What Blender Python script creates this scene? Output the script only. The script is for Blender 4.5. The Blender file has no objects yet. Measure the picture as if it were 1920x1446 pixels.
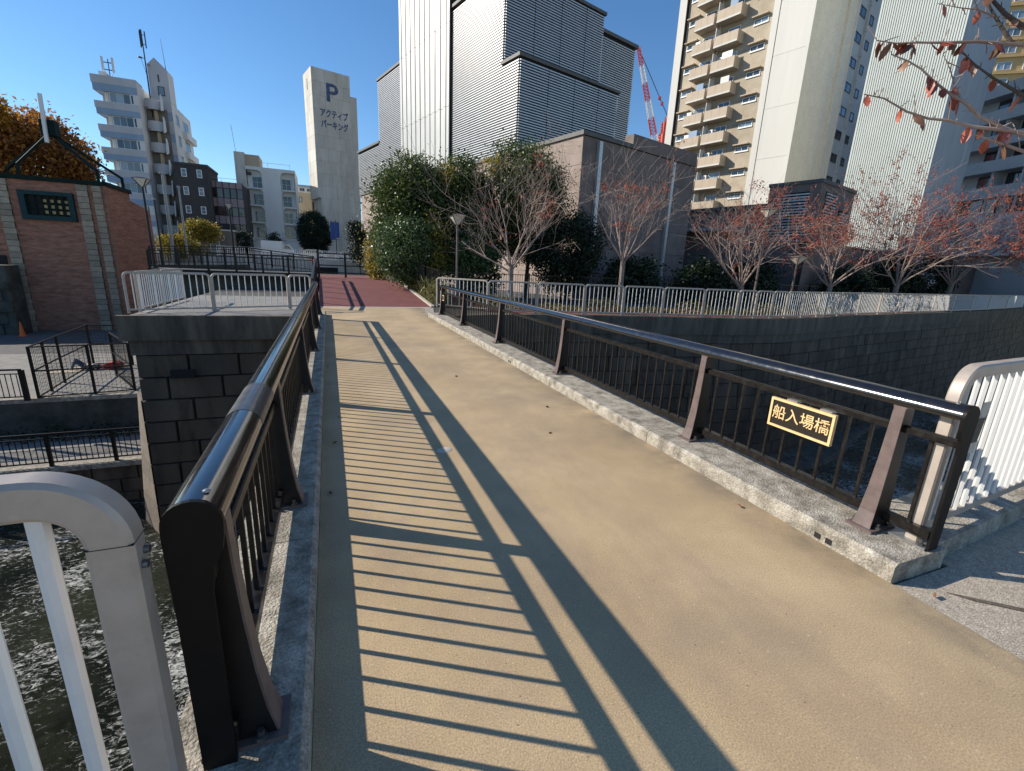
import bpy, math, random
import numpy as np
from mathutils import Vector, Matrix

scene = bpy.context.scene
COL = scene.collection
R = math.radians

# ------------------------------------------------------------------ camera
cam_d = bpy.data.cameras.new('camera')
cam_d.sensor_width = 36.0
cam_d.lens = 36.0 * 850.0 / 1920.0
cam_d.clip_start = 0.02
cam_d.clip_end = 8000
cam = bpy.data.objects.new('camera', cam_d)
COL.objects.link(cam)
EYE = 1.80
cam.matrix_world = Matrix(((0.9304081, 0.05392896, -0.36253612, 0.0),
                           (-0.36404515, 0.25084092, -0.89696709, 0.0),
                           (0.04256639, 0.96652496, 0.25301701, EYE),
                           (0, 0, 0, 1)))
scene.camera = cam

# ------------------------------------------------------------------ sky, sun, exposure
SUN_EL = R(29.4)
SUN_AZ = R(-60.0)          # clockwise from +Y: ahead and to the left of the bridge
world = bpy.data.worlds.new('World')
scene.world = world
world.use_nodes = True
wn = world.node_tree
sky = wn.nodes.new('ShaderNodeTexSky')
sky.sky_type = 'NISHITA'
sky.sun_disc = False
sky.sun_elevation = SUN_EL
sky.sun_rotation = SUN_AZ
sky.air_density = 1.0
sky.dust_density = 0.0
sky.ozone_density = 4.0
wn.nodes['Background'].inputs['Strength'].default_value = 0.107
hs = wn.nodes.new('ShaderNodeHueSaturation')
hs.inputs['Saturation'].default_value = 1.14
wn.links.new(sky.outputs[0], hs.inputs['Color'])
wn.links.new(hs.outputs[0], wn.nodes['Background'].inputs[0])
sun_d = bpy.data.lights.new('sun', 'SUN')
sun_d.energy = 4.4
sun_d.angle = R(0.5)
sun_d.color = (1.0, 0.92, 0.79)
sun = bpy.data.objects.new('sun', sun_d)
COL.objects.link(sun)
SUN_TO = Vector((math.sin(SUN_AZ) * math.cos(SUN_EL), math.cos(SUN_AZ) * math.cos(SUN_EL), math.sin(SUN_EL)))
sun.rotation_euler = SUN_TO.to_track_quat('Z', 'Y').to_euler()
sun.location = (0, 0, 60)
scene.view_settings.view_transform = 'Standard'
scene.view_settings.look = 'None'
scene.view_settings.exposure = 0.58
scene.view_settings.gamma = 1.0
scene.view_settings.use_curve_mapping = False
scene.cycles.use_denoising = True
scene.cycles.max_bounces = 6
scene.cycles.transparent_max_bounces = 6

# ------------------------------------------------------------------ materials
MATS = {}
def nt(name):
    m = bpy.data.materials.new(name)
    m.use_nodes = True
    t = m.node_tree
    return m, t, t.nodes['Principled BSDF']

def L(t, a, b):
    t.links.new(a, b)

def mat(name, c1, c2=None, scale=3.0, rough=0.7, bump=0.0, bscale=60.0, metal=0.0, spec=0.5, coat=0.0,
        stretch=(1, 1, 1), rnd=0.0, fine=0.0, fscale=180.0, dirt=None, dscale=1.2, damt=0.5, lo=0.35, hi=0.65, rough2=None):
    """noise between two colours in world space, fine grain, dirt patches, per-piece variation, relief"""
    m, t, b = nt(name)
    N = t.nodes
    b.inputs['Roughness'].default_value = rough
    b.inputs['Metallic'].default_value = metal
    b.inputs['Specular IOR Level'].default_value = spec
    b.inputs['Coat Weight'].default_value = coat
    b.inputs['Coat Roughness'].default_value = 0.06
    geo = N.new('ShaderNodeNewGeometry')
    mp = N.new('ShaderNodeMapping')
    mp.inputs['Scale'].default_value = stretch
    L(t, geo.outputs['Position'], mp.inputs[0])
    n1 = N.new('ShaderNodeTexNoise')
    n1.inputs['Scale'].default_value = scale
    n1.inputs['Detail'].default_value = 7
    n1.inputs['Roughness'].default_value = 0.62
    L(t, mp.outputs[0], n1.inputs['Vector'])
    cr = N.new('ShaderNodeValToRGB')
    cr.color_ramp.elements[0].position = lo
    cr.color_ramp.elements[1].position = hi
    cr.color_ramp.elements[0].color = (*c1, 1)
    cr.color_ramp.elements[1].color = (*(c2 or c1), 1)
    L(t, n1.outputs['Fac'], cr.inputs[0])
    out = cr.outputs[0]
    if dirt:
        n3 = N.new('ShaderNodeTexNoise')
        n3.inputs['Scale'].default_value = dscale
        n3.inputs['Detail'].default_value = 8
        n3.inputs['Roughness'].default_value = 0.7
        L(t, mp.outputs[0], n3.inputs['Vector'])
        r3 = N.new('ShaderNodeMapRange')
        r3.inputs[1].default_value = 0.48
        r3.inputs[2].default_value = 0.68
        r3.inputs[4].default_value = damt
        L(t, n3.outputs['Fac'], r3.inputs[0])
        mx = N.new('ShaderNodeMix'); mx.data_type = 'RGBA'
        L(t, r3.outputs[0], mx.inputs[0]); L(t, out, mx.inputs[6])
        mx.inputs[7].default_value = (*dirt, 1)
        out = mx.outputs[2]
    if fine:
        n4 = N.new('ShaderNodeTexNoise')
        n4.inputs['Scale'].default_value = fscale
        n4.inputs['Detail'].default_value = 2
        L(t, geo.outputs['Position'], n4.inputs['Vector'])
        r4 = N.new('ShaderNodeMapRange')
        r4.inputs[1].default_value = 0.3; r4.inputs[2].default_value = 0.7
        r4.inputs[3].default_value = 1 - fine; r4.inputs[4].default_value = 1 + fine
        L(t, n4.outputs['Fac'], r4.inputs[0])
        vm = N.new('ShaderNodeVectorMath'); vm.operation = 'SCALE'
        L(t, out, vm.inputs[0]); L(t, r4.outputs[0], vm.inputs['Scale'])
        out = vm.outputs[0]
    if rnd:
        oi = N.new('ShaderNodeObjectInfo')
        r5 = N.new('ShaderNodeMapRange')
        r5.inputs[3].default_value = 1 - rnd; r5.inputs[4].default_value = 1 + rnd
        L(t, oi.outputs['Random'], r5.inputs[0])
        vm = N.new('ShaderNodeVectorMath'); vm.operation = 'SCALE'
        L(t, out, vm.inputs[0]); L(t, r5.outputs[0], vm.inputs['Scale'])
        out = vm.outputs[0]
    L(t, out, b.inputs['Base Color'])
    if rough2 is not None:
        r6 = N.new('ShaderNodeMapRange')
        r6.inputs[1].default_value = 0.35; r6.inputs[2].default_value = 0.65
        r6.inputs[3].default_value = rough; r6.inputs[4].default_value = rough2
        L(t, n1.outputs['Fac'], r6.inputs[0]); L(t, r6.outputs[0], b.inputs['Roughness'])
    if bump:
        n2 = N.new('ShaderNodeTexNoise')
        n2.inputs['Scale'].default_value = bscale
        n2.inputs['Detail'].default_value = 5
        L(t, geo.outputs['Position'], n2.inputs['Vector'])
        bp = N.new('ShaderNodeBump')
        bp.inputs['Strength'].default_value = bump
        bp.inputs['Distance'].default_value = 0.02
        L(t, n2.outputs['Fac'], bp.inputs['Height'])
        L(t, bp.outputs[0], b.inputs['Normal'])
    MATS[name] = m
    return m

def leaf_mat(name, cols, trans=0.35, rough=0.5):
    """leaf colours picked per leaf, some light let through"""
    m, t, b = nt(name)
    N = t.nodes
    geo = N.new('ShaderNodeNewGeometry')
    cr = N.new('ShaderNodeValToRGB')
    cr.color_ramp.interpolation = 'LINEAR'
    els = cr.color_ramp.elements
    while len(els) < len(cols):
        els.new(0.5)
    for i, c in enumerate(cols):
        els[i].position = i / max(1, len(cols) - 1)
        els[i].color = (*c, 1)
    L(t, geo.outputs['Random Per Island'], cr.inputs[0])
    L(t, cr.outputs[0], b.inputs['Base Color'])
    b.inputs['Roughness'].default_value = rough
    b.inputs['Specular IOR Level'].default_value = 0.4
    tr = N.new('ShaderNodeBsdfTranslucent')
    L(t, cr.outputs[0], tr.inputs[0])
    mx = N.new('ShaderNodeMixShader')
    mx.inputs[0].default_value = trans
    L(t, b.outputs[0], mx.inputs[1]); L(t, tr.outputs[0], mx.inputs[2])
    L(t, mx.outputs[0], t.nodes['Material Output'].inputs[0])
    MATS[name] = m
    return m

def brick_mat(name, c1, c2, mortar, scale=1.0):
    m, t, b = nt(name)
    N = t.nodes
    geo = N.new('ShaderNodeNewGeometry')
    sp = N.new('ShaderNodeSeparateXYZ'); L(t, geo.outputs['Position'], sp.inputs[0])
    ad = N.new('ShaderNodeMath'); ad.operation = 'ADD'
    L(t, sp.outputs[0], ad.inputs[0]); L(t, sp.outputs[1], ad.inputs[1])
    cb = N.new('ShaderNodeCombineXYZ'); L(t, ad.outputs[0], cb.inputs[0]); L(t, sp.outputs[2], cb.inputs[1])
    br = N.new('ShaderNodeTexBrick')
    br.inputs['Scale'].default_value = scale
    br.inputs['Color1'].default_value = (*c1, 1); br.inputs['Color2'].default_value = (*c2, 1)
    br.inputs['Mortar'].default_value = (*mortar, 1)
    br.inputs['Mortar Size'].default_value = 0.008
    br.inputs['Brick Width'].default_value = 0.23; br.inputs['Row Height'].default_value = 0.075
    L(t, cb.outputs[0], br.inputs['Vector'])
    no = N.new('ShaderNodeTexNoise'); no.inputs['Scale'].default_value = 1.4; no.inputs['Detail'].default_value = 6
    mp = N.new('ShaderNodeMapping'); mp.inputs['Scale'].default_value = (1, 1, 4)
    L(t, geo.outputs['Position'], mp.inputs[0]); L(t, mp.outputs[0], no.inputs['Vector'])
    r4 = N.new('ShaderNodeMapRange'); r4.inputs[1].default_value = 0.3; r4.inputs[2].default_value = 0.7
    r4.inputs[3].default_value = 0.7; r4.inputs[4].default_value = 1.25
    L(t, no.outputs['Fac'], r4.inputs[0])
    vm = N.new('ShaderNodeVectorMath'); vm.operation = 'SCALE'
    L(t, br.outputs[0], vm.inputs[0]); L(t, r4.outputs[0], vm.inputs['Scale'])
    L(t, vm.outputs[0], b.inputs['Base Color'])
    b.inputs['Roughness'].default_value = 0.85
    MATS[name] = m
    return m

def glass_mat(name, col, rough=0.05, spec=0.8):
    m, t, b = nt(name)
    N = t.nodes
    oi = N.new('ShaderNodeObjectInfo')
    r5 = N.new('ShaderNodeMapRange'); r5.inputs[3].default_value = 0.5; r5.inputs[4].default_value = 1.7
    L(t, oi.outputs['Random'], r5.inputs[0])
    vm = N.new('ShaderNodeVectorMath'); vm.operation = 'SCALE'
    vm.inputs[0].default_value = col
    L(t, r5.outputs[0], vm.inputs['Scale'])
    L(t, vm.outputs[0], b.inputs['Base Color'])
    b.inputs['Roughness'].default_value = rough
    b.inputs['Specular IOR Level'].default_value = spec
    MATS[name] = m
    return m

# bridge and banks
mat('deck_tan', (0.395, 0.284, 0.158), (0.50, 0.370, 0.215), 0.9, 0.88, 0.14, 130, fine=0.26, fscale=125, dirt=(0.285, 0.21, 0.145), dscale=0.55, damt=0.75)
mat('red_path', (0.15, 0.042, 0.04), (0.19, 0.058, 0.052), 1.5, 0.85, 0.3, 120, fine=0.15)
mat('pale_strip', (0.42, 0.38, 0.31), (0.5, 0.46, 0.39), 4, 0.85, 0.1, 80)
mat('kerb_concrete', (0.25, 0.215, 0.165), (0.48, 0.435, 0.36), 7, 0.92, 0.7, 70, fine=0.3, fscale=90, dirt=(0.10, 0.088, 0.07), dscale=6, damt=0.85)
mat('gravel_concrete', (0.31, 0.262, 0.205), (0.46, 0.395, 0.315), 26, 0.9, 0.4, 120, fine=0.45, fscale=110)
mat('dark_concrete', (0.085, 0.065, 0.046), (0.175, 0.14, 0.10), 2.5, 0.92, 0.4, 50, stretch=(1, 1, .18), dirt=(0.035, 0.033, 0.03), dscale=1.6, damt=0.75, fine=0.12, fscale=60)
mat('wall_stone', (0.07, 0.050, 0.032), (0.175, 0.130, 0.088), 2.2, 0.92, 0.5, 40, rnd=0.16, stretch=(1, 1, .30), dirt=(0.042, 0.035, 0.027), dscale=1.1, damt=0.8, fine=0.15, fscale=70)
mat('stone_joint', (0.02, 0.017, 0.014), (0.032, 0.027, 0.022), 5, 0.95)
mat('lit_stone', (0.14, 0.11, 0.08), (0.20, 0.16, 0.12), 4, 0.9, 0.4, 50, rnd=0.15)  # lighter copy of the wall stone, sunlight put into the colour
mat('moss_wall', (0.05, 0.05, 0.042), (0.10, 0.095, 0.08), 1.6, 0.95, 0.5, 30, dirt=(0.018, 0.028, 0.012), dscale=0.9, damt=0.8)
mat('asphalt', (0.085, 0.082, 0.08), (0.13, 0.125, 0.12), 2.5, 0.9, 0.3, 90, fine=0.2, fscale=90)
mat('paver', (0.20, 0.185, 0.165), (0.29, 0.27, 0.24), 2, 0.9, 0.2, 60, rnd=0.15)
mat('soil', (0.05, 0.036, 0.025), (0.09, 0.066, 0.045), 3, 0.95, 0.6, 30)
mat('far_ground', (0.045, 0.04, 0.034), (0.075, 0.066, 0.055), 0.4, 0.95)
# metalwork
mat('black_metal', (0.005, 0.0042, 0.004), (0.009, 0.0075, 0.007), 14, 0.28, coat=0.0, spec=0.3, rough2=0.4, dirt=(0.045, 0.036, 0.028), dscale=16, damt=0.45)
mat('handrail_gloss', (0.006, 0.005, 0.005), (0.01, 0.0085, 0.008), 14, 0.15, coat=0.6, spec=0.6, rough2=0.24)
mat('end_black', (0.006, 0.005, 0.0048), (0.009, 0.0075, 0.007), 10, 0.5, spec=0.15)
mat('satin_band', (0.035, 0.033, 0.034), (0.055, 0.05, 0.05), 14, 0.38, coat=0.25, rough2=0.5)
mat('brown_metal', (0.115, 0.08, 0.072), (0.15, 0.108, 0.098), 11, 0.42, spec=0.5, dirt=(0.055, 0.038, 0.034), dscale=9, damt=0.55)
mat('dark_brown_metal', (0.008, 0.0065, 0.006), (0.012, 0.010, 0.009), 8, 0.45, spec=0.3)
mat('steel', (0.25, 0.25, 0.25), (0.32, 0.32, 0.32), 20, 0.4, metal=0.6)
mat('fence_silver', (0.39, 0.325, 0.275), (0.47, 0.40, 0.34), 6, 0.40, metal=0.2, spec=0.5, dirt=(0.30, 0.27, 0.23), dscale=7, damt=0.4, rough2=0.55)  # silver warmed in the colour to stand in for light bounced off the deck
mat('fence_white', (0.68, 0.68, 0.665), (0.76, 0.755, 0.74), 6, 0.45, dirt=(0.45, 0.42, 0.37), dscale=6, damt=0.3)
mat('bolt', (0.10, 0.095, 0.09), (0.2, 0.19, 0.18), 30, 0.35, metal=0.7)
mat('gold', (0.78, 0.52, 0.24), (0.88, 0.62, 0.32), 30, 0.35, metal=0.15)
mat('sign_black', (0.012, 0.010, 0.008), (0.02, 0.016, 0.012), 60, 0.35)
mat('sticker', (0.45, 0.42, 0.36), (0.55, 0.52, 0.46), 18, 0.6, dirt=(0.15, 0.09, 0.05), dscale=14, damt=0.8)
mat('sticker_dark', (0.03, 0.03, 0.03), (0.06, 0.05, 0.045), 20, 0.5)
# buildings
mat('podium_lit', (0.27, 0.21, 0.175), (0.34, 0.27, 0.23), 1.2, 0.85, 0.2, 12, rnd=0.10)  # sunlit side of the podium stone, the light put into the colour
mat('podium_dark', (0.165, 0.13, 0.115), (0.225, 0.18, 0.16), 1.2, 0.85, 0.2, 12, rnd=0.12, dirt=(0.10, 0.08, 0.072), dscale=0.5, damt=0.5)  # darker copy for the podium's shaded side, shade put into the colour
mat('louvre_metal', (0.45, 0.445, 0.44), (0.51, 0.505, 0.50), 2, 0.36, metal=0.35, spec=0.6)
mat('louvre_back', (0.006, 0.007, 0.009), (0.01, 0.011, 0.014), 1, 0.8)
mat('roof_cap', (0.075, 0.07, 0.068), (0.10, 0.095, 0.09), 2, 0.6)
mat('stack_panel', (0.47, 0.455, 0.42), (0.52, 0.505, 0.465), 0.6, 0.38, metal=0.25, rnd=0.03)
mat('tower_beige', (0.35, 0.295, 0.22), (0.44, 0.375, 0.285), 0.9, 0.9, 0.35, 5, rnd=0.05, dirt=(0.29, 0.235, 0.165), dscale=0.5, damt=0.4)
mat('balcony_tan', (0.43, 0.345, 0.26), (0.47, 0.385, 0.295), 1.0, 0.8, rnd=0.03)
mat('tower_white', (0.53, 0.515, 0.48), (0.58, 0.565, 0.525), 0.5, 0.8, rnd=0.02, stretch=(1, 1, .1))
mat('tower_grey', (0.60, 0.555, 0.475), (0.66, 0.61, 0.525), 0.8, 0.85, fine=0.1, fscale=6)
mat('tower_shade_white', (0.36, 0.385, 0.41), (0.41, 0.435, 0.46), 0.6, 0.8)  # darker bluish copy of the tower white, shade put into the colour
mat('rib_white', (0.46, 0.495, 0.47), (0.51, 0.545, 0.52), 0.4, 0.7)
mat('white_wall', (0.66, 0.655, 0.63), (0.74, 0.735, 0.71), 0.5, 0.85, stretch=(1, 1, .25))
mat('aged_concrete', (0.50, 0.475, 0.42), (0.62, 0.60, 0.545), 0.5, 0.9, 0.2, 5, stretch=(1, 1, .25), dirt=(0.36, 0.33, 0.275), dscale=0.35, damt=0.65, rnd=0.06)
mat('lilac_grey', (0.46, 0.455, 0.465), (0.53, 0.52, 0.53), 0.6, 0.85, stretch=(1, 1, .3))
mat('sky_blue_paint', (0.24, 0.33, 0.44), (0.29, 0.38, 0.50), 0.6, 0.85, stretch=(1, 1, .3))
mat('dark_render', (0.05, 0.047, 0.047), (0.065, 0.06, 0.06), 0.8, 0.9)
mat('pink_panel', (0.28, 0.215, 0.225), (0.33, 0.255, 0.265), 0.8, 0.6, rnd=0.05)
mat('granite_edge', (0.035, 0.034, 0.036), (0.085, 0.08, 0.08), 60, 0.9, 0.6, 90, fine=0.4, fscale=110)
mat('dark_frame', (0.035, 0.032, 0.032), (0.05, 0.045, 0.045), 1, 0.6)
mat('frame_white', (0.70, 0.70, 0.69), (0.75, 0.75, 0.74), 1, 0.5)
mat('beige_wall', (0.42, 0.345, 0.235), (0.48, 0.395, 0.28), 0.5, 0.9)
mat('ochre_wall', (0.62, 0.42, 0.19), (0.68, 0.47, 0.22), 0.3, 0.85)
mat('stone_house', (0.17, 0.155, 0.135), (0.25, 0.23, 0.2), 1.2, 0.9, dirt=(0.1, 0.09, 0.08), dscale=0.6, damt=0.7)
mat('letter_blue', (0.02, 0.05, 0.135), (0.05, 0.10, 0.22), 3.0, 0.7, dirt=(0.3, 0.28, 0.25), dscale=2.5, damt=0.5)
mat('quoin_stone', (0.28, 0.22, 0.155), (0.37, 0.30, 0.22), 3, 0.9, rnd=0.2)
brick_mat('red_brick', (0.28, 0.105, 0.062), (0.39, 0.165, 0.10), (0.28, 0.18, 0.13))
mat('teal_frame', (0.006, 0.032, 0.036), (0.009, 0.042, 0.047), 3, 0.55, spec=0.25)
mat('green_steel', (0.004, 0.014, 0.012), (0.007, 0.02, 0.017), 3, 0.7, spec=0.15)
mat('grille_gold', (0.35, 0.25, 0.10), (0.42, 0.31, 0.13), 3, 0.5)
glass_mat('glass_dark', (0.035, 0.042, 0.05))
glass_mat('glass_pale', (0.22, 0.27, 0.31), 0.12)
glass_mat('glass_blue', (0.10, 0.15, 0.19), 0.06)
mat('void_dark', (0.012, 0.012, 0.012), (0.02, 0.019, 0.018), 2, 0.9)
mat('crane_red', (0.50, 0.05, 0.03), (0.56, 0.07, 0.04), 1, 0.5)
mat('crane_white', (0.70, 0.70, 0.70), (0.76, 0.76, 0.75), 1, 0.5)
mat('lamp_glass', (0.62, 0.60, 0.50), (0.7, 0.68, 0.58), 6, 0.35)
mat('banner_blue', (0.02, 0.075, 0.32), (0.03, 0.1, 0.4), 4, 0.6)
mat('van_white', (0.72, 0.73, 0.74), (0.76, 0.77, 0.78), 2, 0.3, coat=0.5)
mat('car_silver', (0.42, 0.44, 0.46), (0.46, 0.48, 0.50), 2, 0.3, coat=0.6, metal=0.4)
mat('rubber', (0.015, 0.015, 0.015), (0.022, 0.022, 0.022), 8, 0.8)
mat('cone_orange', (0.75, 0.13, 0.02), (0.82, 0.17, 0.03), 6, 0.5)
mat('red_plastic', (0.62, 0.03, 0.02), (0.70, 0.045, 0.03), 6, 0.45)
# people
mat('jeans', (0.05, 0.085, 0.14), (0.09, 0.14, 0.21), 14, 0.9)
mat('shirt_white', (0.6, 0.6, 0.58), (0.68, 0.68, 0.66), 12, 0.9)
mat('jacket_dark', (0.02, 0.022, 0.028), (0.035, 0.036, 0.04), 12, 0.85)
mat('skin', (0.42, 0.25, 0.17), (0.48, 0.29, 0.2), 12, 0.6)
mat('hair', (0.012, 0.010, 0.009), (0.02, 0.016, 0.014), 30, 0.6)
mat('bag_red', (0.42, 0.025, 0.02), (0.52, 0.04, 0.03), 10, 0.6)
mat('cardboard', (0.52, 0.42, 0.29), (0.6, 0.49, 0.35), 4, 0.9)
mat('shoe', (0.5, 0.5, 0.5), (0.6, 0.6, 0.6), 20, 0.7)
# plants
mat('bark_pale', (0.16, 0.125, 0.105), (0.27, 0.22, 0.19), 6, 0.9, 0.4, 30)
mat('bark_dark', (0.05, 0.04, 0.034), (0.10, 0.08, 0.068), 10, 0.9, 0.4, 40)
mat('twig', (0.22, 0.155, 0.13), (0.34, 0.26, 0.225), 5, 0.85)
leaf_mat('leaf_evergreen', [(0.02, 0.045, 0.014), (0.05, 0.085, 0.022), (0.095, 0.13, 0.032), (0.16, 0.18, 0.045)], 0.32, 0.42)
leaf_mat('leaf_glossy', [(0.028, 0.058, 0.02), (0.06, 0.10, 0.034), (0.10, 0.15, 0.055), (0.15, 0.19, 0.08)], 0.28, 0.4)
leaf_mat('leaf_yellow', [(0.12, 0.12, 0.02), (0.28, 0.22, 0.03), (0.42, 0.30, 0.04), (0.16, 0.16, 0.03)], 0.4)
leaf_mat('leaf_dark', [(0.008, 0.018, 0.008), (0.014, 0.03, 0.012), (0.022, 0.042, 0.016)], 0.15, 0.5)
leaf_mat('leaf_red', [(0.23, 0.04, 0.025), (0.37, 0.078, 0.045), (0.48, 0.13, 0.07), (0.32, 0.09, 0.05)], 0.45)
leaf_mat('leaf_orange', [(0.16, 0.06, 0.025), (0.29, 0.115, 0.035), (0.42, 0.19, 0.04), (0.55, 0.28, 0.045)], 0.5)
leaf_mat('leaf_gold', [(0.36, 0.16, 0.02), (0.5, 0.25, 0.03), (0.55, 0.32, 0.04)], 0.4)
leaf_mat('grass_dry', [(0.10, 0.10, 0.03), (0.20, 0.18, 0.06), (0.32, 0.28, 0.11), (0.07, 0.10, 0.03)], 0.35)
leaf_mat('hedge_leaf', [(0.05, 0.07, 0.015), (0.12, 0.12, 0.02), (0.22, 0.18, 0.03), (0.16, 0.08, 0.03)], 0.35)
mat('cherry_leaf_red', (0.22, 0.045, 0.028), (0.34, 0.09, 0.05), 30, 0.5, rnd=0.35)
mat('cherry_leaf_brown', (0.14, 0.065, 0.035), (0.22, 0.11, 0.06), 30, 0.5, rnd=0.3)

# grime along the foot of the right kerb and worn patches on the deck
t = MATS['deck_tan'].node_tree; N = t.nodes; b = N['Principled BSDF']
src = b.inputs['Base Color'].links[0].from_socket
geo = N.new('ShaderNodeNewGeometry'); sx_ = N.new('ShaderNodeSeparateXYZ'); L(t, geo.outputs['Position'], sx_.inputs[0])
e1 = N.new('ShaderNodeMapRange'); e1.inputs[1].default_value = 2.45; e1.inputs[2].default_value = 3.16; L(t, sx_.outputs[0], e1.inputs[0])
pw = N.new('ShaderNodeMath'); pw.operation = 'POWER'; pw.inputs[1].default_value = 2.2; L(t, e1.outputs[0], pw.inputs[0])
ng = N.new('ShaderNodeTexNoise'); ng.inputs['Scale'].default_value = 2.4; ng.inputs['Detail'].default_value = 8; ng.inputs['Roughness'].default_value = 0.7; L(t, geo.outputs['Position'], ng.inputs['Vector'])
rg_ = N.new('ShaderNodeMapRange'); rg_.inputs[1].default_value = 0.30; rg_.inputs[2].default_value = 0.62; L(t, ng.outputs['Fac'], rg_.inputs[0])
mu = N.new('ShaderNodeMath'); mu.operation = 'MULTIPLY'; L(t, pw.outputs[0], mu.inputs[0]); L(t, rg_.outputs[0], mu.inputs[1])
mg = N.new('ShaderNodeMix'); mg.data_type = 'RGBA'; L(t, mu.outputs[0], mg.inputs[0]); L(t, src, mg.inputs[6]); mg.inputs[7].default_value = (0.15, 0.125, 0.09, 1)
# broad worn lane where people walk, patchy
e2 = N.new('ShaderNodeMath'); e2.operation = 'SUBTRACT'; e2.inputs[1].default_value = 1.7; L(t, sx_.outputs[0], e2.inputs[0])
e3 = N.new('ShaderNodeMath'); e3.operation = 'ABSOLUTE'; L(t, e2.outputs[0], e3.inputs[0])
e4 = N.new('ShaderNodeMapRange'); e4.inputs[1].default_value = 0.35; e4.inputs[2].default_value = 1.15; e4.inputs[3].default_value = 1.0; e4.inputs[4].default_value = 0.0; L(t, e3.outputs[0], e4.inputs[0])
nw = N.new('ShaderNodeTexNoise'); nw.inputs['Scale'].default_value = 1.7; nw.inputs['Detail'].default_value = 9; nw.inputs['Roughness'].default_value = 0.75
mw = N.new('ShaderNodeMapping'); mw.inputs['Scale'].default_value = (1, .35, 1); L(t, geo.outputs['Position'], mw.inputs[0]); L(t, mw.outputs[0], nw.inputs['Vector'])
rw_ = N.new('ShaderNodeMapRange'); rw_.inputs[1].default_value = 0.42; rw_.inputs[2].default_value = 0.70; rw_.inputs[4].default_value = 0.55; L(t, nw.outputs['Fac'], rw_.inputs[0])
m3 = N.new('ShaderNodeMath'); m3.operation = 'MULTIPLY'; L(t, e4.outputs[0], m3.inputs[0]); L(t, rw_.outputs[0], m3.inputs[1])
mg2 = N.new('ShaderNodeMix'); mg2.data_type = 'RGBA'; L(t, m3.outputs[0], mg2.inputs[0]); L(t, mg.outputs[2], mg2.inputs[6]); mg2.inputs[7].default_value = (0.30, 0.215, 0.15, 1)
mg = mg2
# pale grit and dark specks
vo = N.new('ShaderNodeTexVoronoi'); vo.inputs['Scale'].default_value = 34; L(t, geo.outputs['Position'], vo.inputs['Vector'])
sp_ = N.new('ShaderNodeMapRange'); sp_.inputs[1].default_value = 0.12; sp_.inputs[2].default_value = 0.20; sp_.inputs[3].default_value = 1.0; sp_.inputs[4].default_value = 0.0; L(t, vo.outputs['Distance'], sp_.inputs[0])
sv = N.new('ShaderNodeSeparateColor'); L(t, vo.outputs['Color'], sv.inputs[0])
gt = N.new('ShaderNodeMath'); gt.operation = 'GREATER_THAN'; gt.inputs[1].default_value = 0.82; L(t, sv.outputs[0], gt.inputs[0])
m2 = N.new('ShaderNodeMath'); m2.operation = 'MULTIPLY'; L(t, sp_.outputs[0], m2.inputs[0]); L(t, gt.outputs[0], m2.inputs[1])
cm = N.new('ShaderNodeMix'); cm.data_type = 'RGBA'; L(t, sv.outputs[1], cm.inputs[0]); cm.inputs[6].default_value = (0.16, 0.12, 0.07, 1); cm.inputs[7].default_value = (0.62, 0.48, 0.31, 1)
mk = N.new('ShaderNodeMix'); mk.data_type = 'RGBA'; L(t, m2.outputs[0], mk.inputs[0]); L(t, mg.outputs[2], mk.inputs[6]); L(t, cm.outputs[2], mk.inputs[7])
L(t, mk.outputs[2], b.inputs['Base Color'])

# river water
m, t, b = nt('water')
N = t.nodes
geo = N.new('ShaderNodeNewGeometry')
mp = N.new('ShaderNodeMapping'); mp.inputs['Scale'].default_value = (1.0, 1.7, 1.0)
L(t, geo.outputs['Position'], mp.inputs[0])
wa = N.new('ShaderNodeTexNoise'); wa.inputs['Scale'].default_value = 2.6; wa.inputs['Detail'].default_value = 9; wa.inputs['Roughness'].default_value = 0.68
wa.inputs['Distortion'].default_value = 0.6
L(t, mp.outputs[0], wa.inputs['Vector'])
bp = N.new('ShaderNodeBump'); bp.inputs['Strength'].default_value = 1.0; bp.inputs['Distance'].default_value = 0.30
L(t, wa.outputs['Fac'], bp.inputs['Height']); L(t, bp.outputs[0], b.inputs['Normal'])
nb = N.new('ShaderNodeTexNoise'); nb.inputs['Scale'].default_value = 0.5; nb.inputs['Detail'].default_value = 5
L(t, geo.outputs['Position'], nb.inputs['Vector'])
cr = N.new('ShaderNodeValToRGB')
cr.color_ramp.elements[0].color = (0.010, 0.013, 0.008, 1); cr.color_ramp.elements[1].color = (0.045, 0.048, 0.028, 1)
cr.color_ramp.elements[0].position = 0.4; cr.color_ramp.elements[1].position = 0.65
L(t, nb.outputs['Fac'], cr.inputs[0])
fo = N.new('ShaderNodeTexNoise'); fo.inputs['Scale'].default_value = 5.0; fo.inputs['Detail'].default_value = 10; fo.inputs['Roughness'].default_value = 0.75; fo.inputs['Distortion'].default_value = 1.2
L(t, mp.outputs[0], fo.inputs['Vector'])
fz = N.new('ShaderNodeTexNoise'); fz.inputs['Scale'].default_value = 0.33; fz.inputs['Detail'].default_value = 3
L(t, geo.outputs['Position'], fz.inputs['Vector'])
fm = N.new('ShaderNodeMath'); fm.operation = 'MULTIPLY_ADD'; fm.inputs[1].default_value = 0.55
L(t, fz.outputs['Fac'], fm.inputs[0]); L(t, fo.outputs['Fac'], fm.inputs[2])
fr_ = N.new('ShaderNodeMapRange'); fr_.inputs[1].default_value = 0.81; fr_.inputs[2].default_value = 0.92
L(t, fm.outputs[0], fr_.inputs[0])
fx_ = N.new('ShaderNodeMix'); fx_.data_type = 'RGBA'
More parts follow.
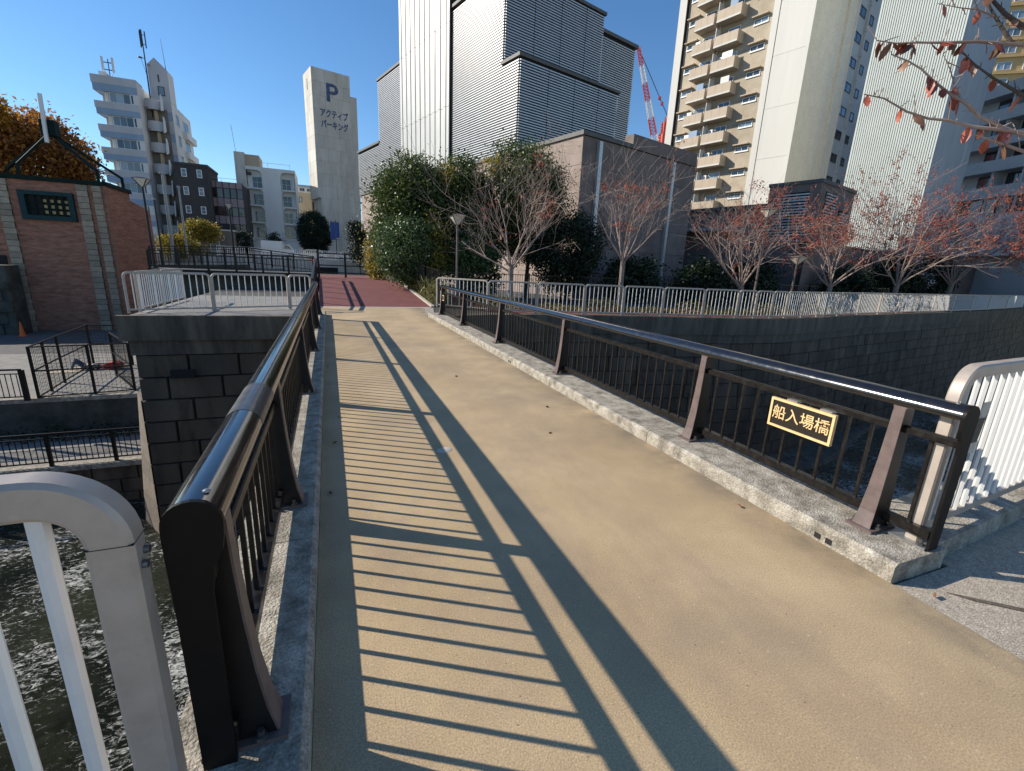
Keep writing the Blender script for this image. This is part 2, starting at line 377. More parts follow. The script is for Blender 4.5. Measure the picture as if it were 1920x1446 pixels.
L(t, fr_.outputs[0], fx_.inputs[0]); L(t, cr.outputs[0], fx_.inputs[6]); fx_.inputs[7].default_value = (0.72, 0.72, 0.68, 1)
L(t, fx_.outputs[2], b.inputs['Base Color'])
rx_ = N.new('ShaderNodeMapRange'); rx_.inputs[3].default_value = 0.05; rx_.inputs[4].default_value = 0.7
L(t, fr_.outputs[0], rx_.inputs[0]); L(t, rx_.outputs[0], b.inputs['Roughness'])
b.inputs['IOR'].default_value = 1.33
MATS['water'] = m

# ------------------------------------------------------------------ mesh helpers
class MB:
    """collects faces; build() links them as ONE mesh object"""
    def __init__(s):
        s.v = []; s.f = []; s.sm = []
    def hexa(s, p):
        n = len(s.v); s.v += [tuple(q) for q in p]
        for q in ((0, 3, 2, 1), (4, 5, 6, 7), (0, 1, 5, 4), (1, 2, 6, 5), (2, 3, 7, 6), (3, 0, 4, 7)):
            s.f.append(tuple(n + i for i in q)); s.sm.append(False)
        return s
    def box(s, x0, x1, y0, y1, z0, z1):
        return s.hexa([(x0, y0, z0), (x1, y0, z0), (x1, y1, z0), (x0, y1, z0), (x0, y0, z1), (x1, y0, z1), (x1, y1, z1), (x0, y1, z1)])
    def taper(s, c0, sx0, sy0, c1, sx1, sy1):
        (a, b_, c), (d, e, f_) = c0, c1
        return s.hexa([(a - sx0, b_ - sy0, c), (a + sx0, b_ - sy0, c), (a + sx0, b_ + sy0, c), (a - sx0, b_ + sy0, c),
                       (d - sx1, e - sy1, f_), (d + sx1, e - sy1, f_), (d + sx1, e + sy1, f_), (d - sx1, e + sy1, f_)])
    def bar(s, p, q, w, h=None, up=(0, 0, 1)):
        """square bar from p to q, w wide and h high"""
        p = Vector(p); q = Vector(q); d = (q - p).normalized(); h = h or w
        u = Vector(up)
        if abs(d.dot(u)) > 0.98: u = Vector((0, 1, 0))
        a = d.cross(u).normalized() * (w / 2); b_ = a.cross(d).normalized() * (h / 2)
        return s.hexa([p - a - b_, p + a - b_, p + a + b_, p - a + b_, q - a - b_, q + a - b_, q + a + b_, q - a + b_])
    def tube(s, pts, r, n=8, cap=True, smooth=True):
        pts = [Vector(p) for p in pts]
        rs = r if isinstance(r, (list, tuple)) else [r] * len(pts)
        base = len(s.v)
        a = None
        for i, p in enumerate(pts):
            d = (pts[min(i + 1, len(pts) - 1)] - pts[max(i - 1, 0)])
            d = d.normalized() if d.length > 1e-9 else Vector((0, 0, 1))
            if a is None:
                a = d.orthogonal().normalized()
            else:
                a = (a - d * a.dot(d))
                a = a.normalized() if a.length > 1e-6 else d.orthogonal().normalized()
            b_ = d.cross(a)
            for k in range(n):
                t_ = 2 * math.pi * k / n
                s.v.append(tuple(p + (a * math.cos(t_) + b_ * math.sin(t_)) * rs[i]))
        for i in range(len(pts) - 1):
            for k in range(n):
                k2 = (k + 1) % n
                s.f.append((base + i * n + k, base + i * n + k2, base + (i + 1) * n + k2, base + (i + 1) * n + k)); s.sm.append(smooth)
        if cap:
            s.f.append(tuple(base + k for k in reversed(range(n)))); s.sm.append(False)
            e = base + (len(pts) - 1) * n
            s.f.append(tuple(e + k for k in range(n))); s.sm.append(False)
        return s
    def rtube(s, pts, w, h, up):
        """rectangular tube swept along a path; w across, h along the path's inner normal"""
        pts = [Vector(p) for p in pts]; side = Vector(up).normalized(); base = len(s.v); c = 0.13
        prof = [(-.5, -.5 + c), (-.5 + c, -.5), (.5 - c, -.5), (.5, -.5 + c), (.5, .5 - c), (.5 - c, .5), (-.5 + c, .5), (-.5, .5 - c)]
        n = len(prof)
        for i, p in enumerate(pts):
            d0 = (pts[i] - pts[i - 1]).normalized() if i else None
            d1 = (pts[i + 1] - pts[i]).normalized() if i < len(pts) - 1 else None
            d = ((d0 or d1) + (d1 or d0)).normalized()
            nn = side.cross(d).normalized()
            for (x, y) in prof:
                s.v.append(tuple(p + side * (x * w) + nn * (y * h)))
        for i in range(len(pts) - 1):
            for k in range(n):
                k2 = (k + 1) % n
                s.f.append((base + i * n + k, base + i * n + k2, base + (i + 1) * n + k2, base + (i + 1) * n + k)); s.sm.append(True)
        s.f.append(tuple(base + k for k in reversed(range(n)))); s.sm.append(False)
        e = base + (len(pts) - 1) * n
        s.f.append(tuple(e + k for k in range(n))); s.sm.append(False)
        return s
    def lathe(s, prof, c=(0, 0, 0), n=16, smooth=True):
        base = len(s.v)
        for (r, z) in prof:
            for k in range(n):
                t_ = 2 * math.pi * k / n
                s.v.append((c[0] + r * math.cos(t_), c[1] + r * math.sin(t_), c[2] + z))
        for i in range(len(prof) - 1):
            for k in range(n):
                k2 = (k + 1) % n
                s.f.append((base + i * n + k, base + i * n + k2, base + (i + 1) * n + k2, base + (i + 1) * n + k)); s.sm.append(smooth)
        s.f.append(tuple(base + k for k in reversed(range(n)))); s.sm.append(False)
        e = base + (len(prof) - 1) * n
        s.f.append(tuple(e + k for k in range(n))); s.sm.append(False)
        return s
    def prism(s, poly, ext, smooth=False):
        """closed polygon of 3-D points swept by a vector"""
        n = len(poly); base = len(s.v); e = Vector(ext)
        s.v += [tuple(p) for p in poly] + [tuple(Vector(p) + e) for p in poly]
        s.f.append(tuple(base + i for i in range(n))); s.sm.append(False)
        s.f.append(tuple(base + n + i for i in reversed(range(n)))); s.sm.append(False)
        for i in range(n):
            j = (i + 1) % n
            s.f.append((base + j, base + i, base + n + i, base + n + j)); s.sm.append(smooth)
        return s
    def quad(s, *p):
        n = len(s.v); s.v += [tuple(q) for q in p]; s.f.append(tuple(range(n, n + len(p)))); s.sm.append(False)
        return s
    def mesh(s, name, material, off=(0, 0, 0), fix=True):
        me = bpy.data.meshes.new(name)
        o = Vector(off)
        me.from_pydata([tuple(Vector(v) - o) for v in s.v] if o.length else s.v, [], s.f)
        me.polygons.foreach_set('use_smooth', s.sm)
        me.materials.append(MATS[material])
        if fix:
            import bmesh
            bm = bmesh.new(); bm.from_mesh(me); bmesh.ops.recalc_face_normals(bm, faces=bm.faces); bm.to_mesh(me); bm.free()
        if any(s.sm): me.set_sharp_from_angle(angle=R(38))
        me.update()
        return me

ROOT = {}
def _link(name, data, parent):
    o = bpy.data.objects.new(name, data)
    COL.objects.link(o)
    if parent is not None:
        o.parent = parent
    return o

def thing(name, label, cat, loc=(0, 0, 0), group=None):
    o = _link(name, None, None)
    o.empty_display_size = 0.2
    o.location = loc
    o['label'] = label; o['category'] = cat
    if group: o['group'] = group
    ROOT[o] = Vector(loc)
    return o

def part(name, mb, material, parent, label=None, kind=None, fix=True):
    loc = ROOT[parent] if parent is not None else Vector((0, 0, 0))
    o = _link(name, mb.mesh(name, material, loc, fix), parent)
    ROOT[o] = loc
    if label: o['label'] = label
    if kind: o['kind'] = kind
    return o

def solo(name, mb, material, label, cat, group=None, loc=None, fix=True):
    """a thing that is one mesh, origin at its base"""
    if loc is None:
        a = np.array(mb.v); loc = ((a[:, 0].min() + a[:, 0].max()) / 2, (a[:, 1].min() + a[:, 1].max()) / 2, a[:, 2].min())
    o = _link(name, mb.mesh(name, material, loc, fix), None)
    o.location = loc; ROOT[o] = Vector(loc)
    o['label'] = label; o['category'] = cat
    if group: o['group'] = group
    return o

def struct(name, mb, material, parent=None, kind='structure', fix=True):
    o = _link(name, mb.mesh(name, material, (0, 0, 0), fix), parent)
    ROOT[o] = Vector((0, 0, 0))
    if parent is None: o['kind'] = kind
    return o

def inst(name, me, parent, M):
    """one more piece sharing mesh data, placed by a world matrix"""
    o = _link(name, me, parent)
    o.matrix_basis = Matrix.Translation(-ROOT[parent]) @ M
    return o

def T(x, y, z, rz=0.0, sx=1, sy=1, sz=1):
    return Matrix.Translation((x, y, z)) @ Matrix.Rotation(rz, 4, 'Z') @ Matrix.Diagonal((sx, sy, sz, 1))

def unit_box(name, material, x=1, y=1, z=1, bev=0.0):
    """box from the origin, x and y centred, z from 0"""
    b_ = MB().box(-x / 2, x / 2, -y / 2, y / 2, 0, z)
    return b_.mesh(name, material)

class Fr:
    """facade frame: u along the wall, w out of it, z up"""
    def __init__(s, o, d, n):
        s.o = Vector((o[0], o[1], 0)); s.d = Vector((d[0], d[1], 0)).normalized(); s.n = Vector((n[0], n[1], 0)).normalized()
    def p(s, u, w, z):
        return s.o + s.d * u + s.n * w + Vector((0, 0, z))
    def box(s, mb, u0, u1, w0, w1, z0, z1):
        return mb.hexa([s.p(u0, w0, z0), s.p(u1, w0, z0), s.p(u1, w1, z0), s.p(u0, w1, z0),
                        s.p(u0, w0, z1), s.p(u1, w0, z1), s.p(u1, w1, z1), s.p(u0, w1, z1)])
    def B(s, u0, u1, w0, w1, z0, z1):
        return s.box(MB(), u0, u1, w0, w1, z0, z1)
    def M(s, u, w, z, su=1, sw=1, sz=1):
        """world matrix: local x along u, local y outward, local z up"""
        p = s.p(u, w, z)
        m_ = Matrix(((s.d.x, s.n.x, 0, 0), (s.d.y, s.n.y, 0, 0), (0, 0, 1, 0), (0, 0, 0, 1)))
        return Matrix.Translation(p) @ m_ @ Matrix.Diagonal((su, sw, sz, 1))

UB = {}
def ub(material):
    """shared unit box: x -.5...5, y 0..1, z 0..1"""
    if material not in UB:
        UB[material] = MB().box(-.5, .5, 0, 1, 0, 1).mesh('piece_' + material, material)
    return UB[material]

def fpiece(name, fr, material, parent, u0, u1, w0, w1, z0, z1):
    """a facade piece that shares one unit box with its kind"""
    return inst(name, ub(material), parent, fr.M((u0 + u1) / 2, w0, z0, u1 - u0, w1 - w0, z1 - z0))

def window(fr, parent, u0, u1, z0, z1, w=0.0, frame='frame_white', glass='glass_dark', ft=0.06, mull=1, rail=0, depth=0.08, name='window'):
    """frame bars around panes; frame is the part, panes and mullions its sub-parts"""
    mb = MB()
    fr.box(mb, u0, u1, w, w + depth, z0, z0 + ft); fr.box(mb, u0, u1, w, w + depth, z1 - ft, z1)
    fr.box(mb, u0, u0 + ft, w, w + depth, z0 + ft, z1 - ft); fr.box(mb, u1 - ft, u1, w, w + depth, z0 + ft, z1 - ft)
    o = part(name, mb, frame, parent)
    n = mull + 1
    for i in range(n):
        a = u0 + ft + (u1 - u0 - 2 * ft) * i / n; b_ = u0 + ft + (u1 - u0 - 2 * ft) * (i + 1) / n
        fpiece('pane', fr, glass, o, a + (0.02 if i else 0), b_ - (0.02 if i < n - 1 else 0), w + 0.004, w + depth * 0.45, z0 + ft, z1 - ft)
        if i: fpiece('mullion', fr, frame, o, a - 0.02, a + 0.02, w + 0.004, w + depth * 0.9, z0 + ft, z1 - ft)
    for k in range(rail):
        zz = z0 + (z1 - z0) * (k + 1) / (rail + 1)
        fpiece('glazing_bar', fr, frame, o, u0 + ft, u1 - ft, w + depth * 0.47, w + depth * 0.95, zz - 0.02, zz + 0.02)
    return o

def text_part(name, body, size, material, parent, M, depth=0.004, label=None, bold=0.0):
    cu = bpy.data.curves.new(name, 'FONT')
    cu.body = body; cu.size = size; cu.extrude = depth; cu.offset = bold; cu.align_x = 'CENTER'; cu.align_y = 'CENTER'
    tmp = bpy.data.objects.new('tmp', cu); COL.objects.link(tmp)
    bpy.context.view_layer.update()
    me = bpy.data.meshes.new_from_object(tmp.evaluated_get(bpy.context.evaluated_depsgraph_get()))
    bpy.data.objects.remove(tmp)
    me.name = name; me.materials.clear(); me.materials.append(MATS[material])
    o = inst(name, me, parent, M)
    if label: o['label'] = label
    return o
rng = random.Random(7)

# ================================================================== GROUND, RIVER, BANKS
WATER_Z = -7.0
# fence line and wall line of the far bank, downstream (right of the bridge)
FENCE_LINE = [(4.2, 19.4), (5.9, 17.6), (7.7, 16.8), (9.7, 16.5), (11.4, 16.2), (13.2, 15.9), (15.1, 15.55), (16.8, 15.3), (17.8, 15.22),
              (18.8, 15.2), (19.8, 15.26), (21.2, 15.45), (22.7, 15.75), (25.0, 16.25), (27.5, 16.8), (30.0, 17.2), (32.5, 17.6),
              (35.2, 18.05), (38.0, 18.5), (41.5, 19.1), (45.5, 19.8), (50.0, 20.7), (56.0, 22.0), (64.0, 23.9)]
WALL_LINE = [(3.3, 15.75), (5.7, 16.3), (7.6, 16.42)] + [(x, y - 0.32) for x, y in FENCE_LINE[3:]] + [(90, 31), (140, 45)]

# ground beyond the river, one sheet out to the horizon, its river edge along the wall line
mb = MB()
edge = [(-5.4, 15.9), (-0.9, 15.9)] + WALL_LINE
for i in range(len(edge) - 1):
    (xa, ya), (xb, yb) = edge[i], edge[i + 1]
    mb.quad((xa, ya + .1, -.01), (xb, yb + .1, -.01), (xb, 61, -.01), (xa, 61, -.01))
struct('ground', mb, 'far_ground')
mb = MB(); mb.quad((-5.4, 61, -.012), (140, 61, -.012), (3000, 4000, -.012), (-5.4, 4000, -.012))
mb.quad((140, 45, -.012), (3000, 45, -.012), (3000, 4000, -.012), (140, 61, -.012))
mb.quad((-3000, 48, -.012), (-5.4, 48, -.012), (-5.4, 4000, -.012), (-3000, 4000, -.012))
struct('terrain', mb, 'far_ground')
mb = MB(); mb.quad((-400, -2, WATER_Z), (400, -2, WATER_Z), (400, 46, WATER_Z), (-400, 46, WATER_Z))
struct('river', mb, 'water')

# near bank: tan path underfoot, concrete apron on the right
mb = MB()
mb.quad((-.75, -12, -.004), (-.16, -12, -.004), (-.16, 1.30, -.004), (-.75, 1.30, -.004))
path_near = struct('path', mb, 'deck_tan')
mb = MB(); mb.prism([(3.148, 1.352, -.30), (3.75, 1.352, -.30), (3.75, 1.62, -.30), (16, 2.65, -.30), (60, 2.65, -.30), (60, -30, -.30), (3.064, -30, -.30), (3.064, -12, -.30)], (0, 0, .29))
apron = struct('pavement', mb, 'gravel_concrete')
apron_joint = part('drain_channel', MB().hexa([(3.40, 1.20, -.009), (3.47, 1.10, -.009), (6.9, -1.86, -.009), (6.85, -1.75, -.009),
                                               (3.40, 1.20, -.004), (3.47, 1.10, -.004), (6.9, -1.86, -.004), (6.85, -1.75, -.004)]), 'dark_concrete', apron)
mb = MB(); mb.box(-60, -.752, -30, 1.28, -.30, -.012)
struct('pavement', mb, 'gravel_concrete')
mb = MB(); mb.box(-60, 60, .9, 1.26, -7.6, -.302)
part_wall = solo('river_wall', mb, 'dark_concrete', 'near bank river wall hidden below the camera end of the bridge', 'wall')

# ---- bridge deck
br = thing('footbridge', 'tan surfaced footbridge deck with concrete kerbs crossing the river', 'bridge', (1.5, 8.5, -.9))
mb = MB(); mb.hexa([(-.155, 1.3, -.22), (3.145, 1.3, -.22), (3.145, 19.0, -.22), (-.155, 19.0, -.22), (-.155, 1.3, 0), (3.145, 1.3, 0), (3.145, 19.0, 0), (-.155, 19.0, 0)])
mb.hexa([(-.155, -12, -.22), (3.06, -12, -.22), (3.145, 1.3, -.22), (-.155, 1.3, -.22), (-.155, -12, 0), (3.06, -12, 0), (3.145, 1.3, 0), (-.155, 1.3, 0)])
mb.hexa([(-.45, 16.4, -.2), (-.155, 16.4, -.2), (-.155, 19.0, -.2), (-.45, 19.0, -.2), (-.45, 16.4, 0), (-.155, 16.4, 0), (-.155, 19.0, 0), (-.45, 19.0, 0)])
mb.hexa([(3.145, 16.1, -.2), (3.3, 16.1, -.2), (3.95, 19.0, -.2), (3.145, 19.0, -.2), (3.145, 16.1, 0), (3.3, 16.1, 0), (3.95, 19.0, 0), (3.145, 19.0, 0)])
deck = part('deck', mb, 'deck_tan', br)
part('girder', MB().box(.1, .5, 1.2, 15.8, -.9, -.24).box(2.5, 2.9, 1.2, 15.8, -.9, -.24), 'dark_brown_metal', br)
# kerbs, cast in lengths
def kerb(x0, x1, inner, y0, y1, n, name):
    k = None
    for i in range(n):
        a = y0 + (y1 - y0) * i / n + .004; c = y0 + (y1 - y0) * (i + 1) / n - .004
        e = .025
        if inner > 0: prof = [(x0, -.3), (x1, -.3), (x1, .105), (x1 - e, .13), (x0, .13)]
        else: prof = [(x0, -.3), (x1, -.3), (x1, .13), (x0 + e, .13), (x0, .105)]
        part(name, MB().prism([(x, a, z) for x, z in prof], (0, c - a, 0)), 'kerb_concrete', br)
kerb(-.60, -.157, 1, .45, 16.4, 7, 'kerb')
kerb(3.147, 3.68, -1, 1.36, 15.9, 6, 'kerb')
# weep holes in the right kerb, two small square openings
for y in (1.74, 1.82, 7.9, 7.98):
    part('weep_hole', MB().box(3.1445, 3.149, y, y + .045, .018, .058), 'void_dark', br)
# repaired round spot on the deck and grit
spot = MB().lathe([(.085, .0005), (.08, .003)], (0, 0, 0), 18)
inst('patch', spot.mesh('patch', 'pale_strip'), br, T(.98, 4.15, .0, .4, 1, .8, 1))
# expansion joint and far strip
part('joint_strip', MB().box(-.44, 3.9, 19.004, 19.24, -.2, .004), 'pale_strip', br)
part('edge_strip', MB().hexa([(3.152, 16.12, -.1), (3.42, 16.12, -.1), (3.98, 18.99, -.1), (3.62, 18.99, -.1),
                              (3.152, 16.12, .008), (3.42, 16.12, .008), (3.98, 18.99, .008), (3.62, 18.99, .008)]), 'kerb_concrete', br)

# ---- red ramp path beyond the bridge
mb = MB()
mb.hexa([(-.45, 19.244, -.3), (3.95, 19.244, -.3), (3.7, 28, .1), (-.5, 28, .1), (-.45, 19.244, 0), (3.95, 19.244, 0), (3.7, 28, .72), (-.5, 28, .72)])
mb.hexa([(-.5, 28, .1), (3.7, 28, .1), (3.6, 34, .1), (-.6, 34, .1), (-.5, 28, .72), (3.7, 28, .72), (3.6, 34, .75), (-.6, 34, .75)])
ramp = struct('ramp', mb, 'red_path')
rk = MB().hexa([(3.955, 19.3, -.2), (4.10, 19.3, -.2), (3.86, 28, .5), (3.71, 28, .5), (3.955, 19.3, .06), (4.10, 19.3, .06), (3.86, 28, .78), (3.71, 28, .78)])
part('ramp_kerb', rk, 'pale_strip', ramp)
# platform of red paving left of the ramp, behind the white fence
mb = MB(); mb.hexa([(-5.38, 16.0, -.3), (-.455, 16.0, -.3), (-.455, 24, -.3), (-5.38, 24, -.3), (-5.38, 16.0, 0.0), (-.455, 16.0, 0.0), (-.455, 24, 0.0), (-5.38, 24, 0.0)])
struct('platform', mb, 'paver')

# ---- abutment wall on the left of the far end: cap, recess, stone courses, battered flank
ab = thing('abutment_wall', 'dark stone block abutment with concrete cap at the far end of the bridge', 'wall', (-3, 15.9, -7.2))
part('cap', MB().hexa([(-5.62, 15.85, -.70), (3.25, 15.65, -.70), (3.25, 16.4, -.70), (-5.62, 16.4, -.70), (-5.62, 15.85, .015), (-.62, 15.72, .015), (-.62, 15.998, .015), (-5.62, 15.998, .015)]), 'dark_concrete', ab)
part('ledge', MB().box(-5.45, 3.25, 15.98, 16.6, -1.15, -.704), 'dark_concrete', ab)
core = part('core', MB().hexa([(-5.36, 15.92, -7.6), (3.25, 15.60, -7.6), (3.25, 17.4, -7.6), (-5.36, 17.4, -7.6), (-5.36, 16.14, -1.152), (3.25, 16.14, -1.152), (3.25, 17.4, -1.152), (-5.36, 17.4, -1.152)]), 'stone_joint', ab)
def block(mb, p00, p10, p11, p01, out, d, ch=.03):
    """stone block on a wall quad: proud by d with chamfered arrises"""
    c = [Vector(p) for p in (p00, p10, p11, p01)]; o = Vector(out)
    ctr = sum(c, Vector()) / 4
    f = [p + o * d + (ctr - p).normalized() * ch for p in c]
    b_ = [p - o * .02 for p in c]
    n = len(mb.v); mb.v += [tuple(p) for p in b_ + f]
    for q in ((4, 5, 6, 7), (0, 1, 5, 4), (1, 2, 6, 5), (2, 3, 7, 6), (3, 0, 4, 7)):
        mb.f.append(tuple(n + i for i in q)); mb.sm.append(False)
nc = 9; z0c = -1.16; dz = (7.3 - 1.16) / nc
for k in range(nc):
    zt = z0c - k * dz; zb = zt - dz
    yt = 16.1 - .22 * (k / nc); yb = 16.1 - .22 * ((k + 1) / nc)
    xl_t = -5.40 - max(0, (-zt - 2.4)) * .0; xs = [xl_t]
    off = .75 if k % 2 else 1.35
    x = xl_t + off
    while x < 3.2:
        xs.append(x + rng.uniform(-.12, .12)); x += rng.uniform(1.2, 1.5)
    xs.append(3.25)
    for a, c in zip(xs[:-1], xs[1:]):
        m_ = MB(); g = .014
        block(m_, (a + g, yb, zb + g), (c - g, yb, zb + g), (c - g, yt, zt - g), (a + g, yt, zt - g), (0, -1, 0), rng.uniform(.05, .085))
        part('stone', m_, 'wall_stone', ab)
    # flank stones, left side sunlit, with sunlight also painted into their lighter colour, flaring outward as they go down
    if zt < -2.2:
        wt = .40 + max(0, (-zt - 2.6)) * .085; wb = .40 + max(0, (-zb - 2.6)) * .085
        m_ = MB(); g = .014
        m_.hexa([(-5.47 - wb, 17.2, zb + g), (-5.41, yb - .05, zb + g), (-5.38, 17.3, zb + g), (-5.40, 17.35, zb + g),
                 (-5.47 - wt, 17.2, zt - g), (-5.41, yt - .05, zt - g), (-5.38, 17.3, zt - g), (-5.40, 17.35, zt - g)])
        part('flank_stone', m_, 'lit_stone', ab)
# drain opening with dark mouth
part('drain_mouth', MB().box(-4.55, -3.95, 15.90, 16.02, -1.86, -1.62), 'void_dark', ab)

# ---- far river wall, right of the bridge
rw = thing('river_wall', 'long dark stone river wall under the white bank fence', 'wall', (20, 15.3, -7.2))
capm = MB(); recm = MB(); corem = MB()
for (xa, ya), (xb, yb) in zip(WALL_LINE[:-1], WALL_LINE[1:]):
    capm.hexa([(xa, ya, -.72), (xb, yb, -.72), (xb, yb + .6, -.72), (xa, ya + .6, -.72), (xa, ya, .02), (xb, yb, .02), (xb, yb + .6, .02), (xa, ya + .6, .02)])
    recm.hexa([(xa, ya + .07, -1.1), (xb, yb + .07, -1.1), (xb, yb + .6, -1.1), (xa, ya + .6, -1.1), (xa, ya + .07, -.722), (xb, yb + .07, -.722), (xb, yb + .6, -.722), (xa, ya + .6, -.722)])
    corem.hexa([(xa, ya - .25, -7.6), (xb, yb - .25, -7.6), (xb, yb + .8, -7.6), (xa, ya + .8, -7.6), (xa, ya + .17, -1.102), (xb, yb + .17, -1.102), (xb, yb + .8, -1.102), (xa, ya + .8, -1.102)])
part('cap', capm, 'dark_concrete', rw); part('ledge', recm, 'dark_concrete', rw); part('core', corem, 'stone_joint', rw)
def wl(x):
    for (xa, ya), (xb, yb) in zip(WALL_LINE[:-1], WALL_LINE[1:]):
        if xa <= x <= xb: return ya + (yb - ya) * (x - xa) / (xb - xa)
    return WALL_LINE[-1][1]
nc = 10; dz = 6.1 / nc; rest = MB(); cnt = 0
for k in range(nc):
    zt = -1.11 - k * dz; zb = zt - dz
    ft = .17 - .42 * (k / nc); fb = .17 - .42 * ((k + 1) / nc)
    x = 3.3 + (.6 if k % 2 else 0)
    while x < 88:
        w_ = rng.uniform(1.1, 1.5); a = x; c = x + w_; g = .012
        m_ = MB() if x < 36 else rest
        out = Vector((wl(c) - wl(a), -(c - a), 0)).normalized()
        block(m_, (a + g, wl(a) + fb, zb + g), (c - g, wl(c) + fb, zb + g), (c - g, wl(c) + ft, zt - g), (a + g, wl(a) + ft, zt - g), out, rng.uniform(.03, .06), .02)
        if x < 36: part('stone', m_, 'wall_stone', rw); cnt += 1
        x = c
part('far_stones', rest, 'wall_stone', rw, kind='stuff')
# silt shelf with leaves at the foot of the wall
mb = MB()
for (xa, ya), (xb, yb) in zip(WALL_LINE[1:-1], WALL_LINE[2:]):
    d0 = 1.5 + .6 * math.sin(xa * .35); d1 = 1.5 + .6 * math.sin(xb * .35)
    mb.hexa([(xa, ya - d0, -7.3), (xb, yb - d1, -7.3), (xb, yb, -7.3), (xa, ya, -7.3), (xa, ya - d0 + .4, -6.82), (xb, yb - d1 + .4, -6.82), (xb, yb, -6.75), (xa, ya, -6.75)])
struct('river_bed', mb, 'dark_concrete')

# ---- upstream terraces on the far left
YZ = -4.0; WZ = -5.5
mb = MB(); mb.quad((-90, 22.3, YZ), (-5.45, 22.9, YZ), (-5.45, 66, YZ), (-90, 66, YZ))
yard = struct('yard', mb, 'asphalt')
mb = MB(); mb.quad((-24, 22.35, YZ + .004), (-5.47, 22.95, YZ + .004), (-5.47, 32.0, YZ + .004), (-27, 33.4, YZ + .004))
part('paving', mb, 'paver', yard)
mb = MB(); mb.box(-60, -5.46, 18.95, 22.9, WZ - .3, WZ)
walk = struct('walkway', mb, 'paver')
rwall = thing('retaining_wall', 'mossy concrete retaining wall below the fenced yard', 'wall', (-12, 22.3, WZ))
part('face', MB().hexa([(-60, 22.0, WZ - .02), (-5.46, 22.45, WZ - .02), (-5.46, 23.2, WZ - .02), (-60, 23.2, WZ - .02), (-60, 22.1, YZ - .12), (-5.46, 22.55, YZ - .12), (-5.46, 23.2, YZ - .12), (-60, 23.2, YZ - .12)]), 'moss_wall', rwall)
part('coping', MB().hexa([(-60, 22.0, YZ - .118), (-5.46, 22.5, YZ - .118), (-5.46, 22.95, YZ - .118), (-60, 22.5, YZ - .118), (-60, 22.0, YZ + .05), (-5.46, 22.5, YZ + .05), (-5.46, 22.95, YZ + .05), (-60, 22.5, YZ + .05)]), 'kerb_concrete', rwall)
lw = thing('river_wall', 'low stone river wall carrying the lower walkway at left', 'wall', (-12, 18.9, -7.2))
part('core', MB().box(-60, -5.5, 18.90, 19.5, -7.6, WZ - .12), 'stone_joint', lw)
part('coping', MB().box(-60, -5.5, 18.72, 19.12, WZ - .118, WZ + .06), 'kerb_concrete', lw)
for k in range(3):
    x = -5.55 - (.5 if k % 2 else 0)
    while x > -14:
        w_ = rng.uniform(1.0, 1.35); g = .012; zt = WZ - .13 - k * .52; zb = zt - .52
        m_ = MB(); block(m_, (x - w_ + g, 18.90, zb + g), (x - g, 18.90, zb + g), (x - g, 18.90, zt - g), (x - w_ + g, 18.90, zt - g), (0, -1, 0), rng.uniform(.03, .06), .02)
        part('stone', m_, 'wall_stone', lw); x -= w_
part('back_fill', MB().box(-5.5, -5.38, 17.36, 24, -7.6, -.32), 'dark_concrete', ab)

